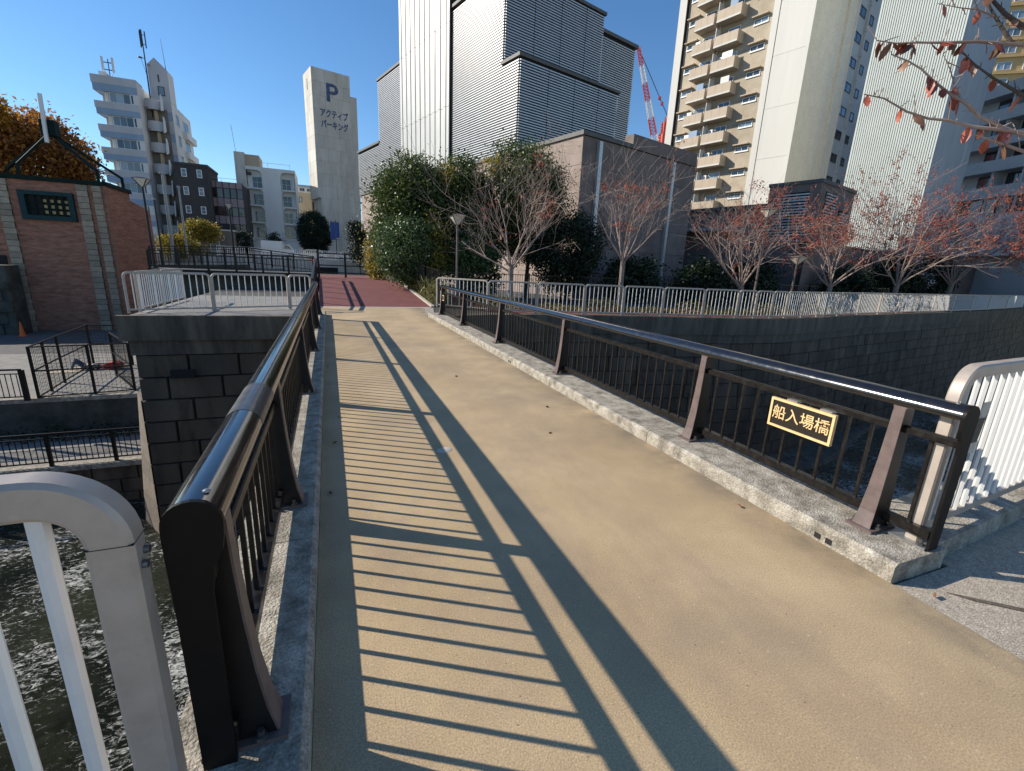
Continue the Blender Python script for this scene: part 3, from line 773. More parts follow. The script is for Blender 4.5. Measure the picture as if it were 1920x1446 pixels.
# ================================================================== BRIDGE RAILINGS
POSTS_L = [1.52, 3.22, 6.15, 9.1, 12.15, 15.2]
POSTS_R = [1.72, 3.46, 6.5, 9.52, 12.52, 15.25]
bal_mesh = MB().box(-.010, .010, -.0095, .0095, 0, 1).mesh('baluster', 'black_metal')
def railing(side, posts, label):
    """side -1: left rail (outer side -x); +1: right rail"""
    X = -.40 if side < 0 else 3.53
    s_ = side
    y0 = 1.42 if side < 0 else 1.40; y1 = posts[-1] + .18
    rt = thing('bridge_railing', label, 'railing', (X, (y0 + y1) / 2, .13))
    # handrail: broad arched section, overhanging on the outer side
    prof = []
    for k in range(13):
        a = math.pi * k / 12
        prof.append((X + s_ * (.005 + .078 * math.cos(a)), 1.045 + .072 * math.sin(a) * (1.0 if k < 9 else .93)))
    prof += [(X - s_ * .068, 1.025), (X + s_ * .07, 1.018)]
    hr = part('handrail', MB().prism([(x, y0, z) for x, z in prof], (0, y1 - y0, 0), True), 'handrail_gloss', rt)
    cx, cz = X + s_ * .005, 1.045
    for (a, c, mt) in ((2.28, 2.78, 'satin_band'), (8.9, 8.93, 'handrail_gloss'), (5.92, 5.95, 'handrail_gloss')):
        if side > 0 and mt == 'satin_band': continue
        pr = [(cx + (x - cx) * 1.02, cz + (z - cz) * 1.02) for x, z in prof]
        part('sleeve', MB().prism([(x, a, z) for x, z in pr], (0, c - a, 0), True), mt, hr, label='duller matte stretch of the handrail' if mt == 'satin_band' else None)
    for y in (y0 + .05,):
        inst('rivet', MB().lathe([(.012, 0), (.010, .005), (.004, .008)], (0, 0, 0), 8).mesh('rivet', 'steel'), hr, T(X - s_ * .025, y, 1.112))
    # end plates: flat plate under the rail that narrows and runs down to the kerb
    for ye in (y0 - .018, y1):
        po = [(x, z) for x, z in prof[:13]]
        po += [(X - s_ * .070, 1.0), (X - s_ * .062, .95), (X - s_ * .035, .89), (X - s_ * .022, .80), (X - s_ * .022, .135), (X + s_ * .075, .135), (X + s_ * .078, .72), (X + s_ * .082, .90), (X + s_ * .084, 1.0)]
        part('end_plate', MB().prism([(x, ye, z) for x, z in po], (0, .018, 0)), 'end_black', rt)
    # rails between the posts
    mid = MB().box(X - .03, X + .03, y0, y1, .845, .885); mid.box(X - .010, X + .010, y0, y1, .8855, .893)
    part('middle_rail', mid, 'black_metal', rt)
    part('bottom_rail', MB().box(X - .03, X + .03, y0, y1, .205, .268), 'black_metal', rt)
    # posts: flared towards the deck at the foot, brown face to the deck
    for y in posts:
        d = -s_
        zs = [.15, .26, .42, .62, .82, 1.008]
        front = [.140, .112, .090, .072, .060, .052]
        hw = [.058, .050, .044, .039, .036, .034]
        po = MB(); n = len(zs)
        for z, f, h in zip(zs, front, hw):
            po.v += [(X + d * f, y - h, z), (X + d * f, y + h, z), (X + s_ * .05, y + h * .9, z), (X + s_ * .05, y - h * .9, z)]
        for i in range(n - 1):
            for q in range(4):
                r_ = (q + 1) % 4
                po.f.append((4 * i + q, 4 * i + r_, 4 * i + 4 + r_, 4 * i + 4 + q)); po.sm.append(False)
        po.f.append((3, 2, 1, 0)); po.sm.append(False); po.f.append(tuple(4 * (n - 1) + q for q in range(4))); po.sm.append(False)
        p_ = part('post', po, 'dark_brown_metal', rt)
        fc = MB()
        for i in range(n - 1):
            fc.hexa([(X + d * front[i], y - hw[i], zs[i]), (X + d * front[i], y + hw[i], zs[i]), (X + d * (front[i] + .008), y + hw[i], zs[i]), (X + d * (front[i] + .008), y - hw[i], zs[i]),
                     (X + d * front[i + 1], y - hw[i + 1], zs[i + 1]), (X + d * front[i + 1], y + hw[i + 1], zs[i + 1]), (X + d * (front[i + 1] + .008), y + hw[i + 1], zs[i + 1]), (X + d * (front[i + 1] + .008), y - hw[i + 1], zs[i + 1])])
        part('face_plate', fc, 'brown_metal', p_, fix=False)
        part('base_plate', MB().box(min(X + d * .175, X - d * .09), max(X + d * .175, X - d * .09), y - .085, y + .085, .1305, .149), 'brown_metal', p_)
        bm_ = MB().lathe([(.022, 0), (.022, .018), (.012, .02), (.012, .04)], (0, 0, 0), 6)
        bme = bm_.mesh('bolt', 'bolt')
        for by in (-.071, .071):
            for bx in (.09, -.05):
                inst('bolt', bme, p_, T(X + d * bx, y + by, .149))
        part('rail_saddle', MB().box(X - .058, X + .058, y - .04, y + .04, 1.008, 1.02), 'brown_metal', p_)
    # balusters
    allp = [y0 - .06] + posts + [y1 + .08]
    for a, c in zip(allp[:-1], allp[1:]):
        n = max(1, round((c - a) / .155))
        for i in range(1, n):
            y = a + (c - a) * i / n
            if y < y0 + .03 or y > y1 - .03: continue
            inst('baluster', bal_mesh, rt, T(X, y, .268, 0, 1, 1, .577))
    return rt
railing(-1, POSTS_L, 'left bridge railing in glossy black metal with broad arched handrail')
railR = railing(1, POSTS_R, 'right bridge railing in glossy black metal with brown posts and name sign')

# ---- bridge name sign hung on the right railing
sg = thing('name_sign', 'black and gold bridge name sign hung on the right railing', 'sign', (3.47, 2.35, .60))
F = Fr((3.475, 2.62), (0, -1), (-1, 0))
part('plate', F.B(0, .53, 0, .022, .595, .825), 'sign_black', sg)
mb = MB()
F.box(mb, -.004, .534, .0, .030, .588, .607); F.box(mb, -.004, .534, .0, .030, .813, .832)
F.box(mb, -.004, .015, .0, .030, .607, .813); F.box(mb, .515, .534, .0, .030, .607, .813)
part('border', mb, 'gold', sg)
Mtx = Matrix.Translation(F.p(.265, .024, .709)) @ Matrix(((0, 0, -1, 0), (-1, 0, 0, 0), (0, 1, 0, 0), (0, 0, 0, 1)))
text_part('lettering', '船入場橋', .122, 'gold', sg, Mtx, .002, bold=.0008)
for u in (.12, .40):
    part('hanger', F.B(u, u + .09, -.06, .012, .835, .847), 'steel', sg)
# small name plate at the far end of the same railing
pl_ = thing('name_plate', 'tiny bronze plate on the far end of the right railing', 'sign', (3.36, 15.0, .6))
part('plate', MB().box(3.462, 3.475, 14.86, 15.08, .62, .80), 'gold', pl_)
part('panel', MB().box(3.458, 3.4625, 14.885, 15.055, .645, .775), 'sign_black', pl_)

# ================================================================== SILVER GUARD FENCES
def bank_fence(name, label, pts, h=1.2, z=0.02, w=.065, depth=.07, bar=.0150, rad=.13, gap=.03, step=.18, frame_mat='fence_silver', bar_mat='fence_white', plates=False, zs=None, flat=False):
    f = thing(name, label, 'fence', (pts[len(pts) // 2][0], pts[len(pts) // 2][1], z))
    bme = (MB().box(-.027, .027, -.009, .009, 0, 1) if flat else MB().tube([(0, 0, 0), (0, 0, 1)], bar, 8, smooth=True)).mesh('bar', bar_mat)
    for i, (p, q) in enumerate(zip(pts[:-1], pts[1:])):
        za, zb = (zs[i], zs[i + 1]) if zs else (z, z)
        p = Vector((p[0], p[1], za)); q = Vector((q[0], q[1], zb))
        d = (q - p); ln = d.length; d.normalize(); side = Vector((-d.y, d.x, 0)).normalized()
        a = p + d * gap; c = q - d * gap; ln -= 2 * gap
        up = Vector((0, 0, 1))
        path = [a, a + up * (h - rad)]
        for k in range(1, 11):
            t_ = math.pi / 2 * k / 10
            path.append(a + d * (rad * (1 - math.cos(t_))) + up * (h - rad + rad * math.sin(t_)))
        for k in range(0, 11):
            t_ = math.pi / 2 * k / 10
            path.append(c - d * (rad * (1 - math.sin(t_))) + up * (h - rad + rad * math.cos(t_)))
        path.append(c)
        pn = part('panel_frame', MB().rtube(path, depth, w, side), frame_mat, f)
        part('bottom_bar', MB().bar(a + up * .10, c + up * .10, .04, .05), frame_mat, pn)
        nb_ = max(2, round(ln / step))
        for k in range(1, nb_):
            pt = a + d * (ln * k / nb_)
            top = h - w * .5
            u_ = ln * k / nb_; e_ = min(u_, ln - u_)
            if e_ < rad: top -= rad - math.sqrt(max(0, rad * rad - (rad - e_) ** 2))
            inst('bar', bme, pn, T(pt.x, pt.y, pt.z + .12, math.atan2(d.y, d.x) + (.5 if flat else 0), 1, 1, top - .12))
        if plates:
            for e_ in (a + d * .02, c - d * .02):
                part('foot_plate', MB().box(e_.x - .11, e_.x + .11, e_.y - .11, e_.y + .11, e_.z - .001, e_.z + .012), 'steel', pn)
                for sx in (-.08, .08):
                    part('anchor_bolt', MB().lathe([(.02, .012), (.02, .028), (.011, .03), (.011, .055)], (e_.x + sx, e_.y - .07, e_.z), 6), 'bolt', pn)
    return f
bank_fence('bank_fence', 'long silver guard fence along the far bank right of the bridge', FENCE_LINE)
bank_fence('guard_fence', 'silver guard fence on top of the stone abutment left of the bridge', [(-5.50, 16.42), (-3.50, 17.22), (-1.35, 18.05), (-.62, 18.35)], h=1.16)
bank_fence('guard_fence', 'silver guard fence running back from the abutment corner past the lamp', [(-5.30, 16.72), (-5.28, 18.9), (-5.25, 21.3)], h=1.16)
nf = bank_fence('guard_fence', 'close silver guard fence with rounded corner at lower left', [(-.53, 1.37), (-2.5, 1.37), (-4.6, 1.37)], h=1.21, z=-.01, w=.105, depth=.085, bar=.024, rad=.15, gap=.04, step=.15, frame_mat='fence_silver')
part('cover_bolt', MB().tube([(-.519, 1.36, .97), (-.504, 1.36, .97)], .012, 8).tube([(-.519, 1.385, 1.0), (-.504, 1.385, 1.0)], .012, 8), 'bolt', nf)
part('seam', MB().box(-.6230, -.5170, 1.3270, 1.4130, 1.048, 1.0505), 'void_dark', nf)
nr = bank_fence('guard_fence', 'close silver guard fence on a kerb at the right end of the bridge', [(3.55, 1.50), (5.64, 1.68), (7.95, 1.86), (10.0, 2.04), (14.0, 2.4)], h=1.16, z=.135, w=.08, depth=.075, bar=.026, rad=.17, gap=.03, step=.125, plates=True, flat=True)
part('sticker', MB().hexa([(3.545, 1.458, .98), (3.625, 1.492, .98), (3.625, 1.496, .98), (3.545, 1.462, .98), (3.545, 1.458, 1.12), (3.625, 1.492, 1.12), (3.625, 1.496, 1.12), (3.545, 1.462, 1.12)]), 'sticker', nr)
part('kerb_base', MB().hexa([(3.70, 1.40, -.30), (16, 2.42, -.30), (16, 2.95, -.30), (3.70, 1.88, -.30), (3.72, 1.42, .13), (16, 2.44, .13), (16, 2.95, .13), (3.70, 1.88, .13)]), 'kerb_concrete', nr)
# paper notices stuck on its first bars
nt_ = thing('notice', 'weathered paper notice taped on the right guard fence', 'notice', (3.95, 1.4980, .75))
part('paper', MB().hexa([(3.86, 1.4900, .72), (3.98, 1.5000, .72), (3.98, 1.5030, .72), (3.86, 1.4930, .72), (3.90, 1.4900, 1.08), (4.02, 1.5000, 1.08), (4.02, 1.5030, 1.08), (3.90, 1.4930, 1.08)]), 'sticker', nt_)
part('print', MB().hexa([(3.880, 1.4885, .80), (3.985, 1.4985, .80), (3.985, 1.4995, .80), (3.880, 1.4895, .80), (3.895, 1.4885, .97), (4.0, 1.4985, .97), (4.0, 1.4995, .97), (3.895, 1.4895, .97)]), 'sticker_dark', nt_)

# ================================================================== BUILDINGS ON THE RIGHT
A = Vector((-.2645, .9644, 0)); B = Vector((.9644, .2645, 0))
# ---- louvred utility building on a stone podium
sub = thing('louvred_building', 'large stepped building clad in grey metal louvres above a pinkish stone podium', 'building', (18, 34, 0))
sc = Vector((14.5, 26.3, 0)); lc = Vector((13.07, 33.5, 0))
FA = Fr(sc, A, -B); FB = Fr(sc, B, -A)
mb = MB(); FA.box(mb, .06, 38.7, -11.8, -.06, -.3, 9.55)
pod = part('podium', mb, 'louvre_back', sub)
def panels(fr, parent, material, u0, u1, z0, z1, pu, pz, name='stone_panel', gap=.02, th=.06, w0=-.06, shift=0):
    nu = max(1, round((u1 - u0) / pu)); nz = max(1, round((z1 - z0) / pz))
    for j in range(nz):
        for i in range(nu):
            a = u0 + (u1 - u0) * i / nu; c = u0 + (u1 - u0) * (i + 1) / nu
            e = z0 + (z1 - z0) * j / nz; g = z0 + (z1 - z0) * (j + 1) / nz
            fpiece(name, fr, material, parent, a + gap / 2, c - gap / 2, w0, w0 + th, e + gap / 2, g - gap / 2)
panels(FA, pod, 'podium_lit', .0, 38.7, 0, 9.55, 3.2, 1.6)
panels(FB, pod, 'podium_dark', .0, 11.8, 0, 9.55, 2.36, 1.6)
part('coping', FA.B(-.12, 38.8, -.5, .12, 9.56, 9.8), 'roof_cap', sub)
part('coping', FB.B(.5, 4.4, -.5, .12, 9.565, 9.805), 'roof_cap', sub)
part('parapet', FB.B(4.4, 11.7, -.6, .10, 9.57, 10.42), 'podium_dark', sub)
for u in (1.35, 8.9):
    part('downpipe', FB.B(u - .14, u + .14, .02, .24, .0, 9.4), 'louvre_metal', sub)
part('louvre_core', FA.B(6.9, 40.5, -12, -1.0, 9.0, 9.5), 'louvre_back', sub)
FL = Fr(lc, A, -B)
def vol(u0, u1, wi, z0, z1, cap=True, over=.18):
    c_ = part('louvre_core', FL.B(u0 + .02, u1, -wi + .02, -.02, z0, z1), 'louvre_back', sub)
    if cap: part('roof_edge', FL.B(u0 - over, u1 + over, -wi - over, over, z1 + .002, z1 + .22), 'roof_cap', sub)
    return c_
far_slats = MB()
def slats(fr, parent, u0, u1, z0, z1, pitch=.175, th=.082, out=.10, join=False):
    n = int((z1 - z0) / pitch)
    if join:
        for i in range(n): fr.box(far_slats, u0, u1, .0, out, z0 + i * pitch + .03, z0 + i * pitch + .03 + th)
        return
    for i in range(n):
        fpiece('louvre_slat', fr, 'louvre_metal', parent, u0, u1, .0, out, z0 + i * pitch + .03, z0 + i * pitch + .03 + th)
v1 = vol(0, 1.9, 10.1, 9.5, 15.85)
v2 = vol(1.95, 15.9, 9.8, 9.5, 21.9)
FLB1 = Fr(lc, B, -A); FLB2 = Fr(lc + A * 1.95, B, -A)
v3 = part('louvre_core', FLB2.B(9.82, 14.5, -12, -.52, 9.5, 21.0), 'louvre_back', sub)
part('roof_edge', FLB2.B(9.7, 14.75, -12, -.28, 21.002, 21.26), 'roof_cap', sub)
v4 = vol(15.95, 26.0, 9.8, 9.5, 20.9); v5 = vol(26.05, 33.1, 9.8, 9.5, 14.75)
slats(FLB1, v1, .0, 10.1, 9.8, 15.8)
slats(FL, v1, .0, 1.95, 9.8, 15.8)
slats(FLB2, v2, .0, 9.8, 15.9, 21.85)
slats(FL, v2, 1.97, 9.36, 9.8, 21.85)
FLB3 = Fr(lc + A * 2.45, B, -A)
slats(FLB3, v3, 9.82, 14.5, 11.0, 20.95)
slats(FL, v4, 15.97, 26.0, 9.8, 20.85, join=True); slats(FL, v5, 26.05, 33.1, 9.8, 14.7, join=True)
part('far_louvre_slats', far_slats, 'louvre_metal', sub, kind='stuff')
for u in (2.6, 5.2, 7.8):
    fpiece('joint_cover', FLB1, 'louvre_back', v1, u - .012, u + .012, .0, .112, 9.8, 15.8); fpiece('joint_cover', FLB2, 'louvre_back', v2, u - .012, u + .012, .0, .112, 16.2, 21.85)
ph = part('penthouse', FL.B(3.4, 14, -9.0, -1.6, 22.2, 25.2), 'louvre_back', sub)
FP = Fr(lc + A * 3.4, B, -A)
for i in range(13):
    fpiece('vertical_panel', FP, 'louvre_metal', ph, 1.6 + i * .57, 1.6 + i * .57 + .50, .0, .07, 22.22, 25.2)
FPA = Fr(lc + B * 1.6, A, -B)
for i in range(16):
    fpiece('vertical_panel', FPA, 'louvre_metal', ph, 3.4 + i * .66, 3.4 + i * .66 + .58, .0, .07, 22.22, 25.2)
# vent shaft of vertical pale panels rising in front of the louvres
tb = Vector((12.73, 33.41, 0)); FTA = Fr(tb, A, -B)
vs = part('vent_shaft', FTA.B(9.38, 19.28, -1.9, -.08, 8.0, 33), 'louvre_back', sub)
zj = [8.0, 14.8, 20.95, 27.1, 33.2]
for k in range(4):
    for i in range(20):
        a = 9.36 + i * .4965
        fpiece('shaft_panel', FTA, 'stack_panel', vs, a + .035, a + .4615, -.08, .05 if i % 2 else .0, zj[k] + .015 + (.06 if i % 2 else 0), zj[k + 1] - .015 + (.06 if i % 2 else 0))

# ---- residential slab tower
o_ = Vector((51.0, 47.95, 0)); FR = Fr(o_, A, -B)
res = thing('apartment_tower', 'tall beige apartment tower with paired balconies and white end walls', 'building', (52, 52, 0))
part('core', FR.B(.3, 12.5, -16, -.45, -.2, 76), 'tower_beige', res)
part('end_pier', FR.B(12.45, 13.58, -16, .18, -.2, 76), 'tower_white', res)
part('shadow_groove', FR.B(12.36, 12.447, -2, .1, -.2, 76), 'void_dark', res)
part('end_strip', FR.B(-.45, .3, -16, .05, -.2, 76), 'tower_white', res)
part('shadow_groove', FR.B(-.52, -.452, -2, -.02, -.2, 76), 'void_dark', res)
slab = part('end_wall', FR.B(-4.40, -.522, -6.2, -.06, -.2, 76), 'stone_house', res)
for k in range(13):
    z = 4.8 + 5.7 * k
    fpiece('wall_panel', FR, 'tower_white', slab, -4.46, -.525, -.06, .0, z + .012, z + 5.7 - .012)
part('vent_cap', MB().lathe([(.12, 0), (.12, .05), (.05, .08)], tuple(FR.p(-.9, .02, 13.4)), 10), 'steel', res)
for k in range(-13, 11):
    zb = 33.15 - 2.85 * k
    if zb < 3 or zb > 72: continue
    fpiece('facade_panel', FR, 'tower_beige', res, .32, 12.34, -.45, -.25, zb - .86, zb + 1.97)
    for (u0, u1) in ((3.75, 6.95), (7.35, 10.1)):
        bc = part('balcony', FR.box(FR.box(FR.B(u0, u1, -.25, 1.15, zb, zb + .16), u0, u1, 1.03, 1.15, zb + .162, zb + 1.28), u0, u0 + .12, -.25, 1.03, zb + .162, zb + 1.28), 'balcony_tan', res)
        fpiece('side_panel', FR, 'balcony_tan', bc, u1 - .12, u1, -.25, 1.03, zb + .162, zb + 1.28)
        fpiece('kick_strip', FR, 'tower_white', bc, u0 + .01, u1 - .01, 1.152, 1.19, zb + .0, zb + .20)
        for g in (1, 2):
            uu = u0 + (u1 - u0) * g / 3
            fpiece('joint_line', FR, 'tower_beige', bc, uu - .015, uu + .015, 1.151, 1.158, zb + .22, zb + 1.28)
    part('drain_pipe', FR.B(7.08, 7.2, -.25, -.12, zb - 1.4, zb + 1.4), 'tower_white', res)
    part('party_screen', FR.B(6.97, 7.02, -.25, .9, zb + .2, zb + 2.4), 'frame_white', res)
    for (u0, u1, dz_) in ((4.3, 5.9, 1.2), (7.9, 9.5, 1.2)):
        window(FR, res, u0, u1, zb + .25, zb + 2.25, -.25, 'frame_white', rng.choice(['glass_dark', 'glass_blue', 'glass_pale', 'glass_dark']), .06, 1, name='balcony_door')
        if rng.random() < .35: part('laundry', FR.B(u0 + rng.uniform(0, .4), u0 + rng.uniform(.8, 1.5), .72, .76, zb + rng.uniform(1.0, 1.2), zb + 2.15), rng.choice(['frame_white', 'shirt_white', 'sky_blue_paint', 'pink_panel']), res)
        if rng.random() < .5: part('air_conditioner', FR.B(u1 + .15, u1 + .85, -.2, .12, zb + 1.45, zb + 2.0), 'frame_white', res)
    for (u0, u1) in ((.85, 2.6), (10.25, 11.9)):
        window(FR, res, u0, u1, zb - 1.32, zb - .72, -.25, 'frame_white', rng.choice(['glass_dark', 'glass_blue']), .07, 1, name='window')
        part('window_hood', FR.B(u0 - .1, u1 + .15, -.25, .30, zb - .58, zb - .46), 'balcony_tan', res)
        part('window_sill', FR.B(u0 - .05, u1 + .05, -.25, -.12, zb - 1.42, zb - 1.322), 'frame_white', res)
# side facing the river, recessed in steps
o2 = o_ + A * (-4.46); FS = Fr(o2, B, -A)
part('side_wall', FS.B(.005, 6.25, -.3, .0, -.2, 76), 'tower_grey', res)
part('side_recess', FS.B(6.25, 9.1, -3.9, -.35, -.2, 76), 'tower_grey', res)
part('side_fin', FS.B(9.1, 11.2, -3.9, -.05, -.2, 76), 'tower_grey', res)
part('side_edge', FS.B(11.2, 11.5, -.9, .12, -.2, 76), 'tower_white', res)
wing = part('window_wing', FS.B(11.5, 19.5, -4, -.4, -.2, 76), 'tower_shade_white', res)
for k in range(24):
    z = 6.2 + 2.85 * k
    window(FS, res, 11.9, 14.7, z, z + 1.05, -.4, 'dark_frame', 'glass_dark', .07, 1, name='window')
    window(FS, res, 16.4, 17.6, z, z + 1.05, -.4, 'dark_frame', 'glass_dark', .07, 0, name='window')
    part('wing_rib', FS.B(15.3, 15.6, -.4, -.1, z - 1.2, z + 1.6), 'tower_shade_white', res)

# ---- ribbed white tower
c2 = Vector((51.02, 27.85, 0)); FC = Fr(c2, A, -B); FD = Fr(c2, B, -A)
rib = thing('ribbed_tower', 'pale windowless tower face with fine vertical ribs beside the apartment tower', 'building', (55, 31, 0))
part('core', FC.B(.02, 6.65, -12.5, -.05, -.2, 80), 'rib_white', rib)
for i in range(36):
    a = .04 + i * .1835
    fpiece('rib', FC, 'rib_white', rib, a, a + .115, -.05, .07, 0, 80)
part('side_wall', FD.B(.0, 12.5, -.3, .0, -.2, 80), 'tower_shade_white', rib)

# ---- office block with deep balconies, far right
Q = Vector((85.2, 42.05, 0)); dq = Vector((.2676, .9635, 0)); FQ = Fr(Q, -dq, (-.9635, .2676))
ofc = thing('balcony_block', 'shaded white block with deep dark balconies at the right edge', 'building', (88, 34, 0))
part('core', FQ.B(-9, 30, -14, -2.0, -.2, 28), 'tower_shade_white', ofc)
for k, z in enumerate((10.0, 13.6, 17.0, 20.2, 23.4, 26.6)):
    part('parapet', FQ.B(-9, 30, -2.0, .0, z + (.0 if k else -4), z + 1.5), 'tower_shade_white', ofc)
    if k == 0: continue
    for i in range(7):
        u = .4 + i * 3.6
        window(FQ, ofc, u, u + 2.6, z - 1.9 + .02, z - .1, -2.0, 'dark_frame', 'glass_dark', .08, 1, name='window')
        part('balcony_pier', FQ.B(u + 2.9, u + 3.2, -2.0, -.3, z - 1.9, z), 'tower_shade_white', ofc)
for i in range(14):
    window(FQ, ofc, -.2 + i * 1.75, -.2 + i * 1.75 + 1.6, 11.52, 13.5, -.45, 'dark_frame', 'glass_dark', .06, 0, name='window')
# ---- ochre building far behind
FO = Fr((126, 72), (.80, -.60), (-.60, -.80))
och = thing('ochre_block', 'sunlit ochre high-rise glimpsed behind twigs in the top right corner', 'building', (132, 70, 0))
part('core', FO.B(0, 40, -20, 0, -.2, 110), 'ochre_wall', och)
for k in range(10, 34):
    z = 3.1 * k
    for i in range(8):
        u = 1.0 + i * 4.6
        window(FO, och, u, u + 2.6, z, z + 1.5, .0, 'frame_white', 'glass_pale', .1, 1, depth=.12, name='window')
    part('ledge', FO.B(-.1, 40, .0, .35, z - .8, z - .35), 'ochre_wall', och)

# ---- low grey plant room with louvres in front of the towers
cb_ = Vector((33.72, 25.04, 0)); F1 = Fr(cb_, A, -B); F2 = Fr(cb_, B, -A)
pr_ = thing('plant_room', 'dark grey plant room with louvre grilles behind the red leaved trees', 'building', (36, 27, 0))
part('core', F1.B(.0, 3.67, -6.7, .0, -.2, 8.7), 'podium_dark', pr_)
part('roof_edge', F1.B(-.08, 3.75, -6.8, .08, 8.702, 8.95), 'roof_cap', pr_)
gA = part('grille', F1.B(.65, 3.0, .002, .05, 4.6, 8.15), 'void_dark', pr_)
for i in range(17): fpiece('slat', F1, 'louvre_metal', gA, .65, 3.0, .05, .13, 4.62 + i * .207, 4.62 + i * .207 + .10)
gB = part('grille', F2.B(1.0, 3.0, .002, .05, 5.9, 8.2), 'void_dark', pr_)
for i in range(11): fpiece('slat', F2, 'louvre_metal', gB, 1.0, 3.0, .05, .13, 5.92 + i * .207, 5.92 + i * .207 + .10)
gC = part('grille', F2.B(4.0, 5.8, .002, .05, 4.6, 7.2), 'void_dark', pr_)
for i in range(12): fpiece('slat', F2, 'louvre_metal', gC, 4.0, 5.8, .05, .13, 4.62 + i * .207, 4.62 + i * .207 + .10)
lb = thing('service_building', 'low dark service building between stone podium and plant room', 'building', (31, 31, 0))
part('core', F1.B(3.8, 12.0, -8, -.6, -.2, 7.3), 'podium_dark', lb)
part('roof_edge', F1.B(3.76, 12.2, -8, -.4, 7.302, 7.6), 'roof_cap', lb)
part('canopy', F1.B(6.5, 12.5, -.6, .5, 5.6, 5.85), 'tower_shade_white', lb)
bw = thing('boundary_wall', 'dark mauve stone boundary wall behind the riverside trees', 'wall', (50, 27, 0))
FW = Fr((30.6, 22.9), B, -A)
part('core', FW.B(0, 62, -.5, -.06, -.2, 4.3), 'stone_joint', bw)
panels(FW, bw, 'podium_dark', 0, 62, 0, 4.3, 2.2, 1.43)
part('coping', FW.B(-.1, 62, -.55, .06, 4.302, 4.45), 'roof_cap', bw)

# ---- crane behind
cr_ = thing('tower_crane', 'red and white lattice crane boom rising between the buildings', 'crane', (60.5, 79.5, 0))
foot = Vector((60.3, 79.8, 24.5)); tip = Vector((55.9, 82.9, 42.2))
part('mast', MB().bar((61.0, 79.3, 0), (61.0, 79.3, 27.5), 1.3), 'crane_red', cr_)
part('slew_frame', MB().bar((61.0, 79.3, 26.3), (61.2, 79.1, 30.5), .45).bar((60.2, 79.9, 25), (61.1, 79.2, 30.4), .22).bar((61.9, 78.6, 25), (61.2, 79.1, 30.4), .22), 'crane_red', cr_)
part('cab', MB().box(60.6, 61.7, 78.9, 79.8, 27.6, 29.6), 'crane_red', cr_)
dirb = (tip - foot).normalized(); sa = dirb.cross(Vector((0.5, .85, 0))).normalized(); sb = dirb.cross(sa).normalized()
nS = 6
for s_ in range(nS):
    m_ = MB(); ns = 5
    for i in range(ns):
        t0_ = (s_ + i / ns) / nS; t1_ = (s_ + (i + 1) / ns) / nS
        w0 = .55 * (1 - .55 * t0_); w1 = .55 * (1 - .55 * t1_)
        p0 = foot.lerp(tip, t0_); p1 = foot.lerp(tip, t1_)
        cs0 = [p0 + sa * (x * w0) + sb * (y * w0) for x, y in ((-1, -1), (1, -1), (1, 1), (-1, 1))]
        cs1 = [p1 + sa * (x * w1) + sb * (y * w1) for x, y in ((-1, -1), (1, -1), (1, 1), (-1, 1))]
        for q in range(4):
            m_.bar(cs0[q], cs1[q], .13); m_.bar(cs0[q], cs1[(q + 1) % 4], .07); m_.bar(cs0[q], cs0[(q + 1) % 4], .07)
    part('boom_section', m_, 'crane_red' if s_ % 2 else 'crane_white', cr_)
part('stay_rope', MB().tube([tip, (61.3, 79.0, 30.4)], .035, 5).tube([tip + Vector((.3, .2, 0)), (62.6, 78.2, 28.0)], .035, 5), 'dark_frame', cr_)
for q in (.72, .80):
    pp = tip.lerp(Vector((61.3, 79.0, 30.4)), q)
    part('pulley', MB().box(pp.x - .25, pp.x + .25, pp.y - .1, pp.y + .1, pp.z - .3, pp.z + .3), 'crane_red', cr_)

# ================================================================== BUILDINGS ON THE LEFT
X_ = (1, 0); S_ = (0, -1)
# ---- blue and lilac banded apartment block
bl = thing('banded_block', 'tall apartment block with lilac and blue bands, gabled stair tower and aerials', 'building', (-25, 90, 0))
FX = Fr((-28.9, 87.0), X_, S_)
part('core', FX.B(1.6, 5.0, -9, -.35, 0, 24.2), 'lilac_grey', bl)
part('side_wall', FX.B(4.5, 5.12, -9, -.05, 0, 24.6), 'white_wall', bl)
part('inner_wall', FX.B(.3, 1.6, -9, -2.4, 0, 24.2), 'beige_wall', bl)
for k in range(8):
    wt = 22.95 - 2.93 * k
    if k == 0: z1, z0 = 24.87, wt
    else: z1, z0 = wt + 1.63, wt
    zm = z0 + (z1 - z0) * .48
    if z0 < 0: break
    sl = max(0, k - 2) * .06
    ba = part('parapet', FX.B(-sl, 5.1, -2.6, .0, zm, z1), 'lilac_grey', bl)
    bb = FX.box(MB(), -sl + .1, 5.1, -2.6, -.004, z0, zm - .002)
    part('blue_band', bb, 'sky_blue_paint', ba)
    # window strip below
    b0, b1 = wt - 1.28, wt - .02
    window(FX, bl, 1.75, 4.15, b0, b1, -.35, 'frame_white', 'glass_blue' if k % 3 else 'glass_pale', .07, 2, depth=.12, name='window')
    window(FX, bl, 4.22, 5.0, b0, b1, -.2, 'frame_white', 'glass_dark', .08, 0, depth=.2, name='window')
    part('pier', FX.B(1.15, 1.55, -2.3, -.5, b0, b1), 'white_wall', bl)
FM = Fr((-23.6, 88.6), X_, S_)
part('recess_wall', FM.B(-.2, 2.4, -3, -1.2, 0, 22.2), 'stone_house', bl)
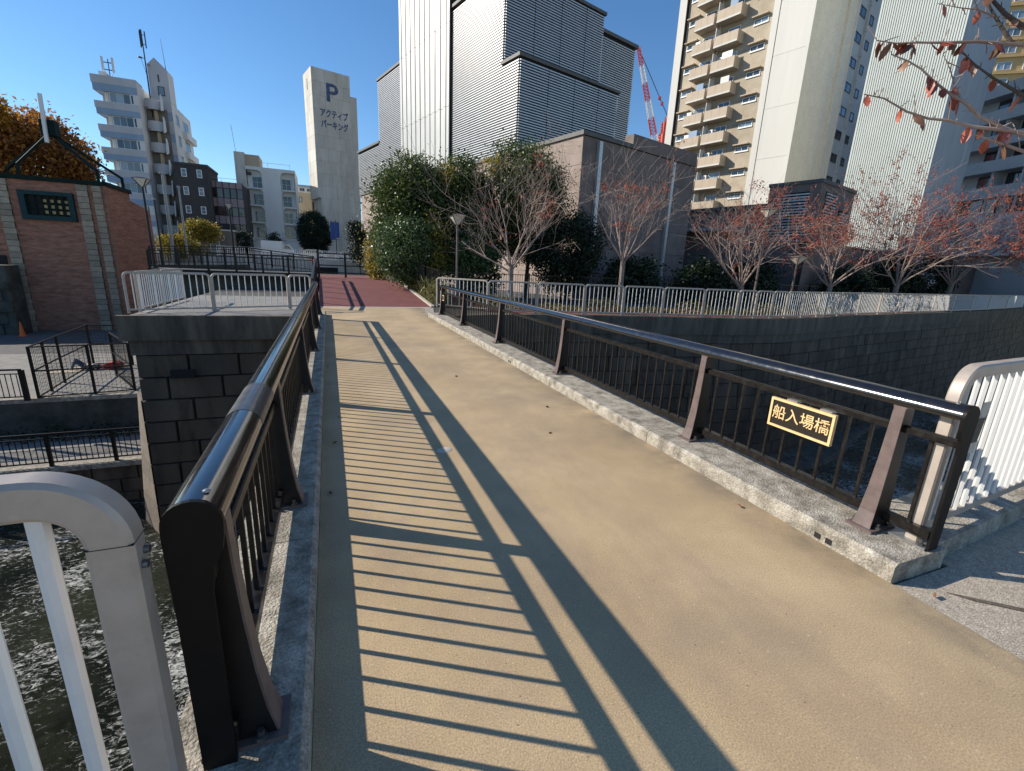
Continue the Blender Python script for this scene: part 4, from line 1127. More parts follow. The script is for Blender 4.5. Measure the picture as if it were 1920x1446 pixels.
for k in range(8):
    zt = 23.2 - 2.9 * k
    if zt < 1.5: break
    m_ = MB(); pts = [(2.05 * i / 8, -.15 - .55 * math.sin(math.pi * i / 8)) for i in range(9)]
    for i in range(8):
        (a, wa_), (c, wc_) = pts[i], pts[i + 1]
        p = [FM.p(a, -wa_ - .55, 0), FM.p(c, -wc_ - .55, 0), FM.p(c, -wc_ - .68, 0), FM.p(a, -wa_ - .68, 0)]
        m_.hexa([q + Vector((0, 0, zt - 1.35)) for q in p] + [q + Vector((0, 0, zt)) for q in p])
    bo = part('curved_balcony', m_, 'lilac_grey', bl)
    part('balcony_floor', FM.B(0, 2.05, -1.2, -.1, zt - 1.3, zt - 1.15), 'stone_house', bo)
    part('fin', MB().prism([FM.p(2.06, .55, zt - 1.6), FM.p(2.06, .0, zt + .7), FM.p(2.06, -.5, zt + .2), FM.p(2.06, -.5, zt - 1.2)], (.14, 0, 0)), 'white_wall', bo)
    part('column', FM.B(.95, 1.3, -1.1, -.5, zt - 2.9, zt - 1.36), 'beige_wall', bo)
tw = MB()
tw.prism([(-22.95, 90, 0), (-20.6, 90, 0), (-20.6, 90, 27.6), (-22.0, 90, 29.0), (-22.95, 90, 28.0)], (0, 3, 0))
tow = part('stair_tower', tw, 'lilac_grey', bl)
FT_ = Fr((-22.95, 90), X_, S_)
for z in (25.9, 23.0, 20.1, 17.2, 14.3, 11.4): part('blue_band', FT_.B(.02, 2.34, .001, .02, z - 5.1, z - 3.9), 'sky_blue_paint', tow)
part('gable_trim', MB().prism([(-22.96, 89.98, 27.3), (-22.96, 89.98, 28.0), (-22.0, 89.98, 29.02), (-20.58, 89.98, 27.62), (-20.58, 89.98, 26.9), (-22.0, 89.98, 28.2)], (0, -.02, 0)), 'sky_blue_paint', tow)
part('emblem', MB().lathe([(.36, 0), (.36, .06)], (0, 0, 0), 14), 'gold', tow); bl_em = tow.children[-1]
bl_em.matrix_basis = Matrix.Translation(Vector((-21.75, 89.95, 27.2)) - ROOT[bl]) @ Matrix.Rotation(R(90), 4, 'X') @ Matrix.Translation(ROOT[bl])
part('emblem_stem', MB().box(-21.82, -21.68, 89.93, 89.99, 25.9, 26.85), 'dark_frame', tow)
window(FT_, tow, .95, 1.75, 24.1, 25.3, .02, 'dark_frame', 'glass_pale', .07, 0, name='window')
FE = Fr((-20.6, 90), (0, 1), (1, 0))
part('wing_wall', FE.B(.03, 10.5, -6, .004, 0, 23.4), 'white_wall', bl)
part('tower_flank', FE.B(.03, 2.95, -.4, .02, 23.5, 27.5), 'white_wall', bl)
for k in range(6):
    z = 20.6 - 2.9 * k
    window(FE, bl, 1.4, 3.0, z, z + 1.7, .004, 'frame_white', 'glass_dark', .08, 1, name='window')
    window(FE, bl, 5.2, 8.2, z, z + 1.7, .004, 'frame_white', 'glass_dark', .08, 1, name='window')
    part('wing_parapet', FE.B(4.6, 10.5, .004, .6, z - 1.1, z - .1), 'white_wall', bl)
part('roof_box', MB().box(-28.2, -27.4, 88, 89.5, 24.6, 25.6), 'white_wall', bl)
# aerials on its roof
ae = thing('panel_aerial', 'short white panel aerial on the left roof of the banded block', 'antenna', (-27.1, 88.6, 24.6))
part('stem', MB().tube([(-27.1, 88.6, 24.2), (-27.1, 88.6, 27.4)], .06, 6), 'dark_frame', ae)
for dx in (-.62, .55): part('panel', MB().box(-27.1 + dx - .13, -27.1 + dx + .13, 88.4, 88.6, 25.8, 27.6), 'frame_white', ae)
part('cross_arm', MB().box(-27.7, -26.5, 88.56, 88.64, 26.9, 27.0).box(-27.7, -26.5, 88.56, 88.64, 26.0, 26.1), 'dark_frame', ae)
part('guy', MB().tube([(-27.1, 88.6, 25.0), (-27.75, 88.6, 26.0)], .03, 5).tube([(-27.1, 88.6, 25.0), (-26.5, 88.6, 26.0)], .03, 5), 'dark_frame', ae)
mt = thing('aerial_mast', 'tall dark lattice aerial mast beside the gabled stair tower', 'antenna', (-23.05, 89.9, 21.5))
part('pole', MB().tube([(-23.05, 89.85, 21.0), (-23.05, 89.85, 32.2)], [.13, .07], 6), 'dark_frame', mt)
for a in range(3):
    ax, ay = .36 * math.cos(a * 2.1 + .4), .36 * math.sin(a * 2.1 + .4)
    part('dipole', MB().box(-23.05 + ax - .06, -23.05 + ax + .06, 89.85 + ay - .06, 89.85 + ay + .06, 30.0, 32.1), 'dark_frame', mt)
    part('arm', MB().bar((-23.05, 89.85, 31.6), (-23.05 + ax, 89.85 + ay, 31.6), .06).bar((-23.05, 89.85, 30.4), (-23.05 + ax, 89.85 + ay, 30.4), .06), 'dark_frame', mt)
part('dish', MB().lathe([(.28, 0), (.25, .12), (.1, .16)], (-23.6, 89.8, 28.6), 10), 'dark_frame', mt)
part('bracket', MB().bar((-23.05, 89.85, 28.6), (-23.6, 89.8, 28.7), .06).bar((-23.05, 89.85, 28.0), (-22.5, 89.9, 27.8), .06).bar((-23.5, 89.8, 28.6), (-23.1, 89.85, 26.6), .04), 'dark_frame', mt)
wh = solo('lightning_rod', MB().tube([(-20.7, 90.1, 27.3), (-20.9, 90.1, 31.6)], [.05, .025], 5), 'dark_frame', 'thin whip aerial at the right corner of the gabled stair tower', 'antenna')

# ---- dark rendered house
dh = thing('dark_house', 'charcoal rendered house with six small white framed windows', 'building', (-17.9, 84, 0))
FH = Fr((-20.0, 84), X_, S_)
part('wall', FH.B(0, 4.2, -7, 0, 0, 14.0), 'dark_render', dh)
part('roof_edge', FH.B(-.12, 4.3, -7.1, .12, 14.002, 14.34), 'dark_frame', dh)
for (z0, z1) in ((12.43, 13.55), (9.99, 11.12), (7.43, 8.52)):
    for u in (.92, 2.82): window(FH, dh, u, u + .66, z0, z1, .0, 'frame_white', 'glass_blue', .09, 0, 1, depth=.1)
part('flue', MB().tube([(-15.75, 83.8, 5.5), (-15.75, 83.8, 12.8)], .09, 6), 'dark_frame', dh)
# ---- pink panelled office
po_ = thing('office_block', 'small office with dusty pink panels and ribbon windows', 'building', (-14, 86, 0))
FO2 = Fr((-16.2, 86), X_, S_)
part('core', FO2.B(0, 4.5, -8, -.12, 0, 12.3), 'dark_frame', po_)
for (z0, z1, g) in ((11.6, 12.5, 0), (10.15, 11.6, 1), (8.9, 10.15, 0), (7.55, 8.9, 1), (6.4, 7.55, 0), (4.6, 6.4, 1), (1.2, 4.6, 0)):
    for i in range(5):
        a = i * .89
        if g: window(FO2, po_, a + .05, a + .86, z0 + .02, z1 - .02, -.12, 'dark_frame', 'glass_dark', .05, 0, depth=.08)
        else: fpiece('panel', FO2, 'pink_panel', po_, a + .04, a + .87, -.12, .0, z0 + .02, z1 - .02)
for i in range(6): part('fin', FO2.B(i * .89 - .03, i * .89 + .03, -.1, .08, 1.2, 12.5), 'dark_frame', po_)
part('roof_rail', MB().bar((-16.1, 85.9, 13.0), (-12.2, 85.9, 12.95), .04).bar((-14.5, 85.9, 12.4), (-14.5, 85.9, 13.0), .04).bar((-16.1, 85.9, 12.4), (-16.1, 85.9, 13.0), .04), 'steel', po_)
# ---- white apartment house with round cornered niches
wa_b = thing('white_apartment_house', 'white apartment house with round cornered window niches', 'building', (-8.3, 92, 0))
FWA = Fr((-11.9, 92), X_, S_)
part('core', FWA.B(.1, 7.2, -8, -.9, 0, 15.9), 'white_wall', wa_b)
part('stair_tower', FWA.B(-1.5, .0, -6, -.3, 0, 18.1), 'aged_concrete', wa_b)
part('roof_room', FWA.B(.0, 2.1, -5, -.6, 16.06, 17.9), 'beige_wall', wa_b)
zr = [12.8, 10.1, 7.36, 4.74]
# front wall in pieces around the niches
part('front_wall', FWA.B(2.35, 5.1, -.9, .0, 0, 16.05), 'white_wall', wa_b)
part('front_wall', FWA.B(.0, 2.348, -.9, .0, 15.55, 16.05), 'white_wall', wa_b); part('front_wall', FWA.B(5.102, 7.3, -.9, .0, 15.55, 16.05), 'white_wall', wa_b)
for i, z in enumerate(zr):
    nb_ = zr[i + 1] + 2.5 if i < 3 else 0
    for (u0, u1, rs) in ((.0, 2.35, 1), (5.1, 7.3, -1)):
        ui0, ui1 = (u0, u1) if rs > 0 else (u0, u1)
        part('spandrel', FWA.B(u0 + .002, u1 - .002, -.9, .0, nb_ if i < 3 else 0, z), 'white_wall', wa_b)
        part('balcony_lip', FWA.B(u0 - (.0 if rs > 0 else 0), u1, -.0, .16, z - .22, z + .0), 'white_wall', wa_b)
        # rounded upper corner filling
        rr = .75; m_ = MB(); cz = z + 2.5 + (.25 if i == 0 else 0)
        pts = []
        cu_ = (u1 - rr) if rs > 0 else (u0 + rr)
        for k in range(8):
            t_ = math.pi / 2 * k / 7
            pts.append((cu_ + rs * rr * math.sin(t_), cz - rr + rr * math.cos(t_)))
        corner = (u1, cz) if rs > 0 else (u0, cz)
        poly = [FWA.p(a, -.85, c) for a, c in pts] + [FWA.p(corner[0], -.85, corner[1])]
        part('corner_fillet', MB().prism(poly, (0, -.85, 0)), 'white_wall', wa_b)
        a, c = (u0 + .75, u1 - .1) if rs > 0 else (u0 + .1, u1 - .65)
        window(FWA, wa_b, a, c, z + .05, z + 1.85, -.9, 'frame_white', 'glass_dark', .07, 1, 1, depth=.12)
part('end_wall', FWA.B(7.302, 7.42, -8, .0, 0, 16.05), 'white_wall', wa_b)
part('roof_rail', MB().bar((-11.8, 91.8, 16.75), (-5.2, 91.8, 16.75), .04).bar((-5.2, 91.8, 16.06), (-5.2, 91.8, 16.75), .04).bar((-8.5, 91.8, 16.06), (-8.5, 91.8, 16.75), .04), 'steel', wa_b)
part('whip_aerial', MB().tube([(-13.1, 92.5, 18.1), (-13.4, 92.5, 22)], .03, 5), 'dark_frame', wa_b)
part('air_conditioner', FWA.B(.15, .75, -.6, -.2, 14.75, 15.2), 'dark_frame', wa_b)
# ---- beige house between
bh = thing('beige_house', 'beige house with white roof gallery between apartment house and concrete tower', 'building', (-3.4, 104, 0))
FBH = Fr((-5.4, 104), X_, S_)
part('wall', FBH.B(0, 3.0, -7, 0, 0, 14.1), 'beige_wall', bh)
part('set_back_wall', FBH.B(3.0, 5.5, -7, -1.0, 0, 13.6), 'stone_house', bh)
part('gallery', FBH.B(.1, 4.2, -6, -.3, 14.1, 15.2), 'frame_white', bh)
part('gallery_roof', FBH.B(-.1, 4.4, -6, .1, 15.202, 15.5), 'sky_blue_paint', bh)
for u in (.9, 2.2): window(FBH, bh, u, u + 1.0, 14.35, 15.0, -.3, 'frame_white', 'glass_dark', .06, 1)
window(FBH, bh, .75, 1.3, 12.3, 13.3, .0, 'dark_frame', 'glass_pale', .08, 0); window(FBH, bh, .95, 1.5, 9.2, 10.1, .0, 'dark_frame', 'glass_pale', .08, 0)
window(FBH, bh, 3.2, 4.6, 11.0, 12.6, -1.0, 'dark_frame', 'glass_dark', .08, 1)

# ---- concrete parking tower with painted letters
pt = thing('parking_tower', 'narrow weathered concrete parking tower with a blue letter P', 'building', (2, 94, 0))
P0 = Vector((-1.76, 91.98, 0)); FPt = Fr(P0, B, -A); FPl = Fr(P0 + B * .81, A, -B)
core = part('core', FPt.B(1.35, 7.1, -5.2, -.08, 0, 32.3), 'aged_concrete', pt)
part('core', FPt.B(.86, 1.34, -5.2, -.08, 12.2, 32.3), 'aged_concrete', pt)
part('rear_core', FPt.B(6.9, 8.35, -5.0, -.30, 0, 29.4), 'aged_concrete', pt)
zz = 0
for j in range(16):
    e = 32.4 * j / 16; g = 32.4 * (j + 1) / 16
    cuts = [.81 if e >= 12.1 else 1.30] + ([2.9, 5.0] if j % 2 else [2.2, 4.1, 6.0]) + [7.15]
    for a, c in zip(cuts[:-1], cuts[1:]):
        fpiece('concrete_panel', FPt, 'aged_concrete', pt, a + .012, c - .012, -.08, .0, e + .012, g - .012)
    if e >= 12.1:
        for a, c in ((.0, 2.6), (2.6, 5.2)): fpiece('concrete_panel', FPl, 'aged_concrete', pt, a + .012, c - .012, -.05, .0, e + .012, g - .012)
part('slot', FPl.B(2.6, 2.9, .001, .02, 29.6, 31.2), 'void_dark', pt)
def face_matrix(fr, u, w, z, sx=1, sz=1):
    p = fr.p(u, w, z)
    return Matrix.Translation(p) @ Matrix(((fr.d.x, 0, fr.n.x, 0), (fr.d.y, 0, fr.n.y, 0), (0, 1, 0, 0), (0, 0, 0, 1))) @ Matrix.Diagonal((sx, sz, 1, 1))
text_part('letter_p', 'P', 3.9, 'letter_blue', pt, face_matrix(FPt, 4.0, .012, 28.95, 1.1, 1.0), .008, bold=.07)
text_part('lettering', 'アクティブ', .95, 'letter_blue', pt, face_matrix(FPt, 4.25, .012, 25.75, 1.0, 1.45), .008, bold=.03)
text_part('lettering', 'パーキング', .93, 'letter_blue', pt, face_matrix(FPt, 4.28, .012, 24.05, 1.0, 1.45), .008, bold=.03)

# ---- low stone house in front
lh = thing('stone_house', 'low grey stone house with two pale windows behind yellow shrubs', 'building', (-14.2, 72, 0))
FLH = Fr((-16.9, 72), X_, S_)
part('wall', FLH.B(0, 5.5, -4, 0, 0, 4.75), 'stone_house', lh); part('roof_edge', FLH.B(-.1, 5.6, -4.1, .15, 4.752, 4.9), 'white_wall', lh)
window(FLH, lh, .8, 1.7, 2.9, 4.2, .0, 'frame_white', 'glass_pale', .08, 0); window(FLH, lh, 2.7, 3.8, 1.9, 3.4, .0, 'frame_white', 'glass_pale', .08, 0)

# ---- red brick building with stone pilasters and green steel roof frame
bk = thing('brick_building', 'red brick building with stone pilasters, teal window and green steel roof frame', 'building', (-17.3, 42.6, -4.0))
FK = Fr((-20.6, 42.0), X_, S_)
part('wall', FK.B(.0, 6.5, -4.1, .0, -4.1, 6.0), 'red_brick', bk)
m_ = MB().hexa([(-14.08, 42.02, -4.1), (-12.7, 45.3, -4.1), (-15.4, 46.4, -4.1), (-16.5, 42.6, -4.1), (-14.08, 42.02, 5.95), (-12.7, 45.3, 4.75), (-15.4, 46.4, 4.75), (-16.5, 42.6, 5.95)])
part('shaded_wing', m_, 'red_brick', bk)
part('roof_edge', FK.B(-.12, 6.65, -4.2, .14, 6.002, 6.27), 'green_steel', bk)
def pilaster(u, w_, o=.14):
    p_ = part('pilaster', FK.B(u, u + w_, .002, o - .06, -4.1, 5.99), 'stone_joint', bk)
    n = 26
    for i in range(n):
        e = -4.05 + 10.02 * i / n
        fpiece('quoin', FK, 'quoin_stone', p_, u - .02 * (i % 2), u + w_ + .02 * (i % 2), .002, o, e + .014, e + 10.02 / n - .014)
pilaster(.70, .58); pilaster(4.88, .58); pilaster(5.75, .45)
wf = MB()
FK.box(wf, 1.80, 4.65, .0, .26, 3.5, 3.8); FK.box(wf, 1.80, 4.65, .0, .26, 5.1, 5.35); FK.box(wf, 1.80, 2.13, .0, .26, 3.8, 5.1); FK.box(wf, 4.37, 4.65, .0, .26, 3.8, 5.1)
wk = part('window', wf, 'teal_frame', bk)
part('window_void', FK.B(2.13, 4.37, .003, .035, 3.8, 5.1), 'void_dark', wk)
for i in range(4):
    for j in range(3):
        u = 2.92 + i * .375; z = 3.94 + j * .355
        fpiece('grille_pane', FK, 'grille_gold', wk, u, u + .235, .04, .07, z, z + .2)
for i in range(7): fpiece('grille_bar', FK, 'green_steel', wk, 2.15 + i * .375, 2.23 + i * .375, .07, .14, 3.8, 5.1)
for j in range(2): fpiece('grille_bar', FK, 'green_steel', wk, 2.13, 4.37, .075, .135, 4.21 + j * .39, 4.28 + j * .39)
part('lower_window', FK.B(.0, .45, .003, .06, -.9, 1.1), 'void_dark', bk)
# roof frame: four legs to a boxed node with a pale mast
apex = Vector((-17.1, 43.3, 9.45))
part('roof_node', MB().box(-17.45, -16.65, 42.95, 43.65, 9.05, 10.0), 'green_steel', bk)
part('mast', MB().bar((-17.16, 42.85, 8.55), (-17.06, 42.85, 11.5), .18), 'frame_white', bk)
for (x, y) in ((-18.65, 42.15), (-14.5, 42.15), (-14.05, 45.0), (-20.5, 45.0)):
    part('roof_leg', MB().bar(apex + Vector((0, 0, -.2)), (x, y, 6.95), .15).bar((x, y, 7.0), (x, y, 6.2), .15), 'green_steel', bk)
sw = thing('stone_wall', 'mossy stone wall at the left edge below the brick building', 'wall', (-22, 40, -4.0))
part('core', MB().box(-36, -19.42, 40.02, 41.5, -4.1, .5), 'moss_wall', sw)
for k in range(6):
    x = -19.4 - (.4 if k % 2 else 0)
    while x > -25:
        w_ = rng.uniform(.7, 1.15); g = .014; zb = -4.05 + k * .76
        m_ = MB(); block(m_, (x - w_ + g, 40.0, zb + g), (x - g, 40.0, zb + g), (x - g, 40.0, zb + .76 - g), (x - w_ + g, 40.0, zb + .76 - g), (0, -1, 0), rng.uniform(.03, .09), .04)
        part('stone', m_, 'moss_wall', sw); x -= w_

# ================================================================== STREET BEHIND, RAMPS, FENCES
mb = MB(); mb.box(-80, 60, 64.0, 130, -.3, 1.5)
struct('road', mb, 'asphalt')
sw2 = thing('road_wall', 'concrete retaining wall of the street behind the black gate fence', 'wall', (0, 63.9, 0))
part('face', MB().box(-40, 40, 63.4, 63.98, -.3, 1.62), 'aged_concrete', sw2)
part('culvert_mouth', MB().box(-1.6, 1.1, 63.36, 63.398, -.2, .75), 'void_dark', sw2)
bank_fence('street_fence', 'distant white street fence in front of the van and cars', [(-12 + 2.2 * i, 63.7) for i in range(10)], h=1.1, z=1.62, w=.06, depth=.06, bar=.03, step=.22, frame_mat='fence_white')
# upper footbridge ramp on the left: dark steel fascia and railings
fb = thing('side_ramp', 'dark steel footbridge ramp with railings left of the red path', 'ramp', (-5, 29.5, 0))
part('slab', MB().hexa([(-8.6, 29.0, .58), (-.75, 29.0, .55), (-.75, 31.2, .55), (-8.6, 31.2, .58), (-8.6, 29.0, .93), (-.75, 29.0, .90), (-.75, 31.2, .90), (-8.6, 31.2, .93)]), 'dark_brown_metal', fb)
part('support_wall', MB().box(-8.5, -.75, 29.4, 31.0, -4.1, .54), 'moss_wall', fb)
part('surface', MB().box(-8.55, -.8, 29.15, 31.1, .932, .94), 'asphalt', fb)
def simple_rail(owner, p, q, h, posts, pitch=.2, mt='dark_brown_metal', pr=.05, bars=True):
    p = Vector(p); q = Vector(q)
    part('top_rail', MB().bar(p + Vector((0, 0, h)), q + Vector((0, 0, h)), .07, .06), mt, owner)
    part('lower_rail', MB().bar(p + Vector((0, 0, .14)), q + Vector((0, 0, .14)), .04, .04), mt, owner)
    part('lower_rail', MB().bar(p + Vector((0, 0, h - .16)), q + Vector((0, 0, h - .16)), .035, .035), mt, owner)
    for i in range(posts):
        c = p.lerp(q, i / (posts - 1)); part('post', MB().box(c.x - pr, c.x + pr, c.y - pr, c.y + pr, c.z - .02, c.z + h - .02), mt, owner)
    if bars:
        n = int((q - p).length / pitch); bme = MB().box(-.011, .011, -.011, .011, 0, 1).mesh('bar', mt)
        for i in range(1, n):
            c = p.lerp(q, i / n); inst('bar', bme, owner, T(c.x, c.y, c.z + .16, 0, 1, 1, h - .32))
simple_rail(fb, (-8.5, 29.05, .93), (-.8, 29.05, .90), .92, 7, .21)
simple_rail(fb, (-8.5, 31.1, .93), (-2.5, 31.1, .92), .92, 5, .3)
rr_ = thing('ramp_railing', 'black railing high on the left above the side ramp', 'railing', (-9, 36, .9))
simple_rail(rr_, (-10.4, 36, 1.0), (-5.0, 36, 1.2), 1.1, 5, .25)
simple_rail(rr_, (-5.0, 36, 1.2), (-1.0, 38.5, .8), 1.1, 4, .25)
part('footing', MB().hexa([(-10.4, 35.6, -4.1), (-5, 35.6, -.3), (-5, 36.6, -.3), (-10.4, 36.6, -4.1), (-10.4, 35.6, .98), (-5, 35.6, 1.18), (-5, 36.6, 1.18), (-10.4, 36.6, .98)]), 'moss_wall', rr_)
# railing at the left edge of the red ramp
lr = thing('ramp_railing', 'dark railing along the left edge of the red ramp', 'railing', (-.62, 23, 0))
for (ya, yb, za, zb) in ((18.6, 28.0, 0.0, .72),):
    for hh, w_ in ((1.05, .09), (.82, .05), (.12, .05)):
        part('rail', MB().bar((-.60, ya, za + hh), (-.66, yb, zb + hh), w_, .06), 'dark_brown_metal', lr)
    for i in range(7):
        y = ya + (yb - ya) * i / 6; z = za + (zb - za) * i / 6
        part('post', MB().box(-.67, -.59, y - .03, y + .03, z - .05, z + 1.05), 'dark_brown_metal', lr)
# black bar fence closing the end of the red path
gf = thing('gate_fence', 'black open bar fence across the end of the red path', 'fence', (1.7, 30.2, .7))
for i, x in enumerate((-.55, .95, 2.45, 3.95, 5.2)):
    part('post', MB().box(x - .06, x + .06, 30.14, 30.26, .6, 2.30 if i % 2 == 0 else 2.15), 'black_metal', gf)
for z in (1.0, 1.42, 1.85, 2.1): part('rail', MB().box(-.55, 5.2, 30.17, 30.23, z - .032, z + .032), 'black_metal', gf)
part('ground_sill', MB().box(-.7, 5.3, 30.0, 30.4, -.02, .72), 'dark_concrete', gf)
# black fence along the right of the red path and behind the trees
def bar_fence(label, pts, h, zb, pitch, name='black_fence', stuff=True):
    f = thing(name, label, 'fence', (pts[0][0], pts[0][1], zb[0]))
    for (p, q, za, zc) in zip(pts[:-1], pts[1:], zb[:-1], zb[1:]):
        p = Vector((*p, za)); q = Vector((*q, zc)); ln = (q - p).length
        m_ = MB(); n = int(ln / pitch)
        for i in range(1, n):
            c = p.lerp(q, i / n); m_.box(c.x - .008, c.x + .008, c.y - .008, c.y + .008, c.z + .08, c.z + h - .03)
        part('thin_bars', m_, 'black_metal', f, kind='stuff')
        part('rail', MB().bar(p + Vector((0, 0, h - .04)), q + Vector((0, 0, h - .04)), .04, .04).bar(p + Vector((0, 0, .1)), q + Vector((0, 0, .1)), .04, .04), 'black_metal', f)
        k = max(1, round(ln / 2.0))
        for i in range(k + 1):
            c = p.lerp(q, i / k); part('post', MB().box(c.x - .03, c.x + .03, c.y - .03, c.y + .03, c.z, c.z + h + .05), 'black_metal', f)
    return f
bar_fence('tall black bar fence curving along the right of the red path', [(4.3, 19.4), (4.15, 21.5), (4.05, 24.5), (3.95, 28.0)], 1.55, [0, .15, .42, .72], .12)
bar_fence('long black mesh fence behind the riverside trees under the podium', [(4.6, 22.6), (8, 22.9), (12, 23.0), (17, 22.6), (23, 21.9), (30, 21.7), (40, 22.6)], 1.45, [0] * 7, .13)
# ---- fenced yard on the lower left
yf = thing('yard_fence', 'black wire mesh enclosure round the person lying in the yard', 'fence', (-9.5, 24, YZ))
C1 = (-10.8, 22.5); C2 = (-9.14, 22.75); C3 = (-10.93, 23.73); C4 = (-11.11, 25.21); C5 = (-11.45, 28.9); C6 = (-9.78, 28.75); C7 = (-7.9, 23.0); C8 = (-9.6, 26.2)
runs = [(C1, C2), (C2, C7), (C1, C3), (C3, C4), (C4, C5), (C5, C6), (C7, C8)]
zb_ = YZ + .04; hh = 2.05
seen = set()
for p, q in runs:
    p3 = Vector((*p, zb_)); q3 = Vector((*q, zb_)); ln = (q3 - p3).length
    m_ = MB()
    n = int(ln / .13)
    for i in range(1, n):
        c = p3.lerp(q3, i / n); m_.box(c.x - .004, c.x + .004, c.y - .004, c.y + .004, c.z + .05, c.z + hh - .02)
    for i in range(1, 14):
        m_.bar(p3 + Vector((0, 0, .05 + i * .145)), q3 + Vector((0, 0, .05 + i * .145)), .007)
    part('wire_mesh', m_, 'dark_brown_metal', yf, kind='stuff')
    for z in (.06, 1.1, hh - .02): part('rail', MB().bar(p3 + Vector((0, 0, z)), q3 + Vector((0, 0, z)), .05, .045), 'dark_brown_metal', yf)
    for c in (p, q):
        if c in seen: continue
        seen.add(c); part('post', MB().box(c[0] - .04, c[0] + .04, c[1] - .04, c[1] + .04, zb_ - .04, zb_ + hh), 'dark_brown_metal', yf)
lrail = thing('terrace_railing', 'short black railing on the yard edge at the far left', 'railing', (-14, 22.3, YZ + .05))
simple_rail(lrail, (-18, 22.3, YZ + .05), (-11.05, 22.3, YZ + .05), 1.2, 5, .16, 'dark_brown_metal', .07)
wrail = thing('walkway_railing', 'black railing along the lower riverside walkway', 'railing', (-10, 18.9, WZ + .06))
simple_rail(wrail, (-18, 18.9, WZ + .06), (-5.6, 18.92, WZ + .06), 1.15, 8, .16, 'dark_brown_metal', .05)

# ---- lamp posts with inverted pyramid lanterns
def lamp(label, x, y, z0, zt, wl=.50, pole='dark_brown_metal', group='park lamps with inverted pyramid lanterns', th=.055):
    l = thing('street_lamp', label, 'street lamp', (x, y, z0), group)
    zl = zt - .42
    part('pole', MB().tube([(x, y, z0), (x, y, z0 + .9), (x, y, zl)], [th * 1.35, th, th * .85], 8), pole, l)
    part('base_plate', MB().lathe([(th * 2.6, 0), (th * 2.6, .05), (th * 1.5, .09)], (x, y, z0), 10), pole, l)
    w_ = wl / 2
    gl = part('lantern', MB().taper((x, y, zl), .06, .06, (x, y, zt - .07), w_, w_), 'lamp_glass', l)
    m_ = MB()
    for sx in (-1, 1):
        for sy in (-1, 1):
            m_.bar((x + sx * .065, y + sy * .065, zl), (x + sx * (w_ + .005), y + sy * (w_ + .005), zt - .07), .03)
    part('lantern_frame', m_, pole, gl)
    part('lantern_roof', MB().taper((x, y, zt - .069), w_ + .04, w_ + .04, (x, y, zt), w_ * .55, w_ * .55), pole, l)
lamp('brown park lamp standing between the bridge and the bare tree', 5.5, 21.0, 0, 3.95, .58, 'brown_metal')
lamp('brown park lamp with pale lantern behind the far bank fence', 23.8, 18.2, 0, 3.03, .66, 'brown_metal')
lamp('park lamp whose pale lantern shows among the red twigs', 20.5, 17.75, 0, 5.15, .6, 'brown_metal')
lamp('dark park lamp in front of the banded apartment block', -8.45, 29.6, .94, 5.32, .58)
lamp('distant dark park lamp in front of the pink office', -7.25, 45.0, -.02, 5.8, .55, th=.07)
# utility poles
for (x, y, zt, r0, lab) in ((-15.8, 62, 9.7, .16, 'grey utility pole in front of the banded block with cap'), (-17.0, 62.5, 7.1, .10, 'thin dark pole left of the grey utility pole'), (-14.55, 62.2, 8.5, .10, 'pale pole with bracket beside the charcoal house')):
    u_ = thing('utility_pole', lab, 'pole', (x, y, 0))
    part('pole', MB().tube([(x, y, -.3), (x, y, zt)], [r0 * 1.2, r0 * .8], 8), 'dark_frame' if r0 < .16 and 'thin' in lab else 'steel', u_)
    part('cap', MB().lathe([(r0 * 1.6, 0), (r0 * 1.6, .12), (r0 * .6, .2)], (x, y, zt), 8), 'steel', u_)
# ---- banners on a pole
bn = thing('banner_pole', 'street lamp pole with two blue banners before the concrete tower', 'banner', (1.25, 74, 1.4))
part('pole', MB().tube([(1.25, 74, 1.4), (1.25, 74, 7.2)], .06, 8), 'dark_frame', bn)
for x0, x1 in ((.55, 1.17), (1.33, 1.75)):
    part('banner', MB().box(x0, x1, 73.98, 74.01, 4.6 + (.2 if x0 > 1 else 0), 6.9), 'banner_blue', bn)
part('banner_arm', MB().box(.5, 1.8, 73.96, 74.03, 6.92, 6.98).box(.5, 1.8, 73.96, 74.03, 4.5, 4.56), 'dark_frame', bn)
# ---- delivery van and cars on the street behind the fence
def wheel(owner, x, y, z, r=.33, w_=.2):
    t_ = part('wheel', MB().tube([(x, y - w_ / 2, z + r), (x, y + w_ / 2, z + r)], r, 16), 'rubber', owner)
    part('rim', MB().tube([(x, y - w_ / 2 - .01, z + r), (x, y - w_ / 2 + .02, z + r)], r * .6, 12), 'steel', t_)
vn = thing('delivery_van', 'white box van parked behind the distant street fence', 'van', (-6.2, 70, 1.5))
part('box', MB().box(-8.0, -5.5, 69.2, 71.0, 2.0, 3.75), 'van_white', vn)
part('cab', MB().prism([(-5.48, 69.3, 2.0), (-4.1, 69.3, 2.0), (-4.1, 69.3, 2.75), (-4.7, 69.3, 3.4), (-5.48, 69.3, 3.4)], (0, 1.6, 0)), 'van_white', vn)
part('side_window', MB().prism([(-5.3, 69.29, 2.75), (-4.35, 69.29, 2.75), (-4.78, 69.29, 3.28), (-5.3, 69.29, 3.28)], (0, -.01, 0)), 'glass_dark', vn)
part('chassis', MB().box(-7.9, -4.2, 69.4, 70.8, 1.75, 1.998), 'dark_frame', vn)
for x in (-7.2, -4.75): wheel(vn, x, 69.35, 1.5)
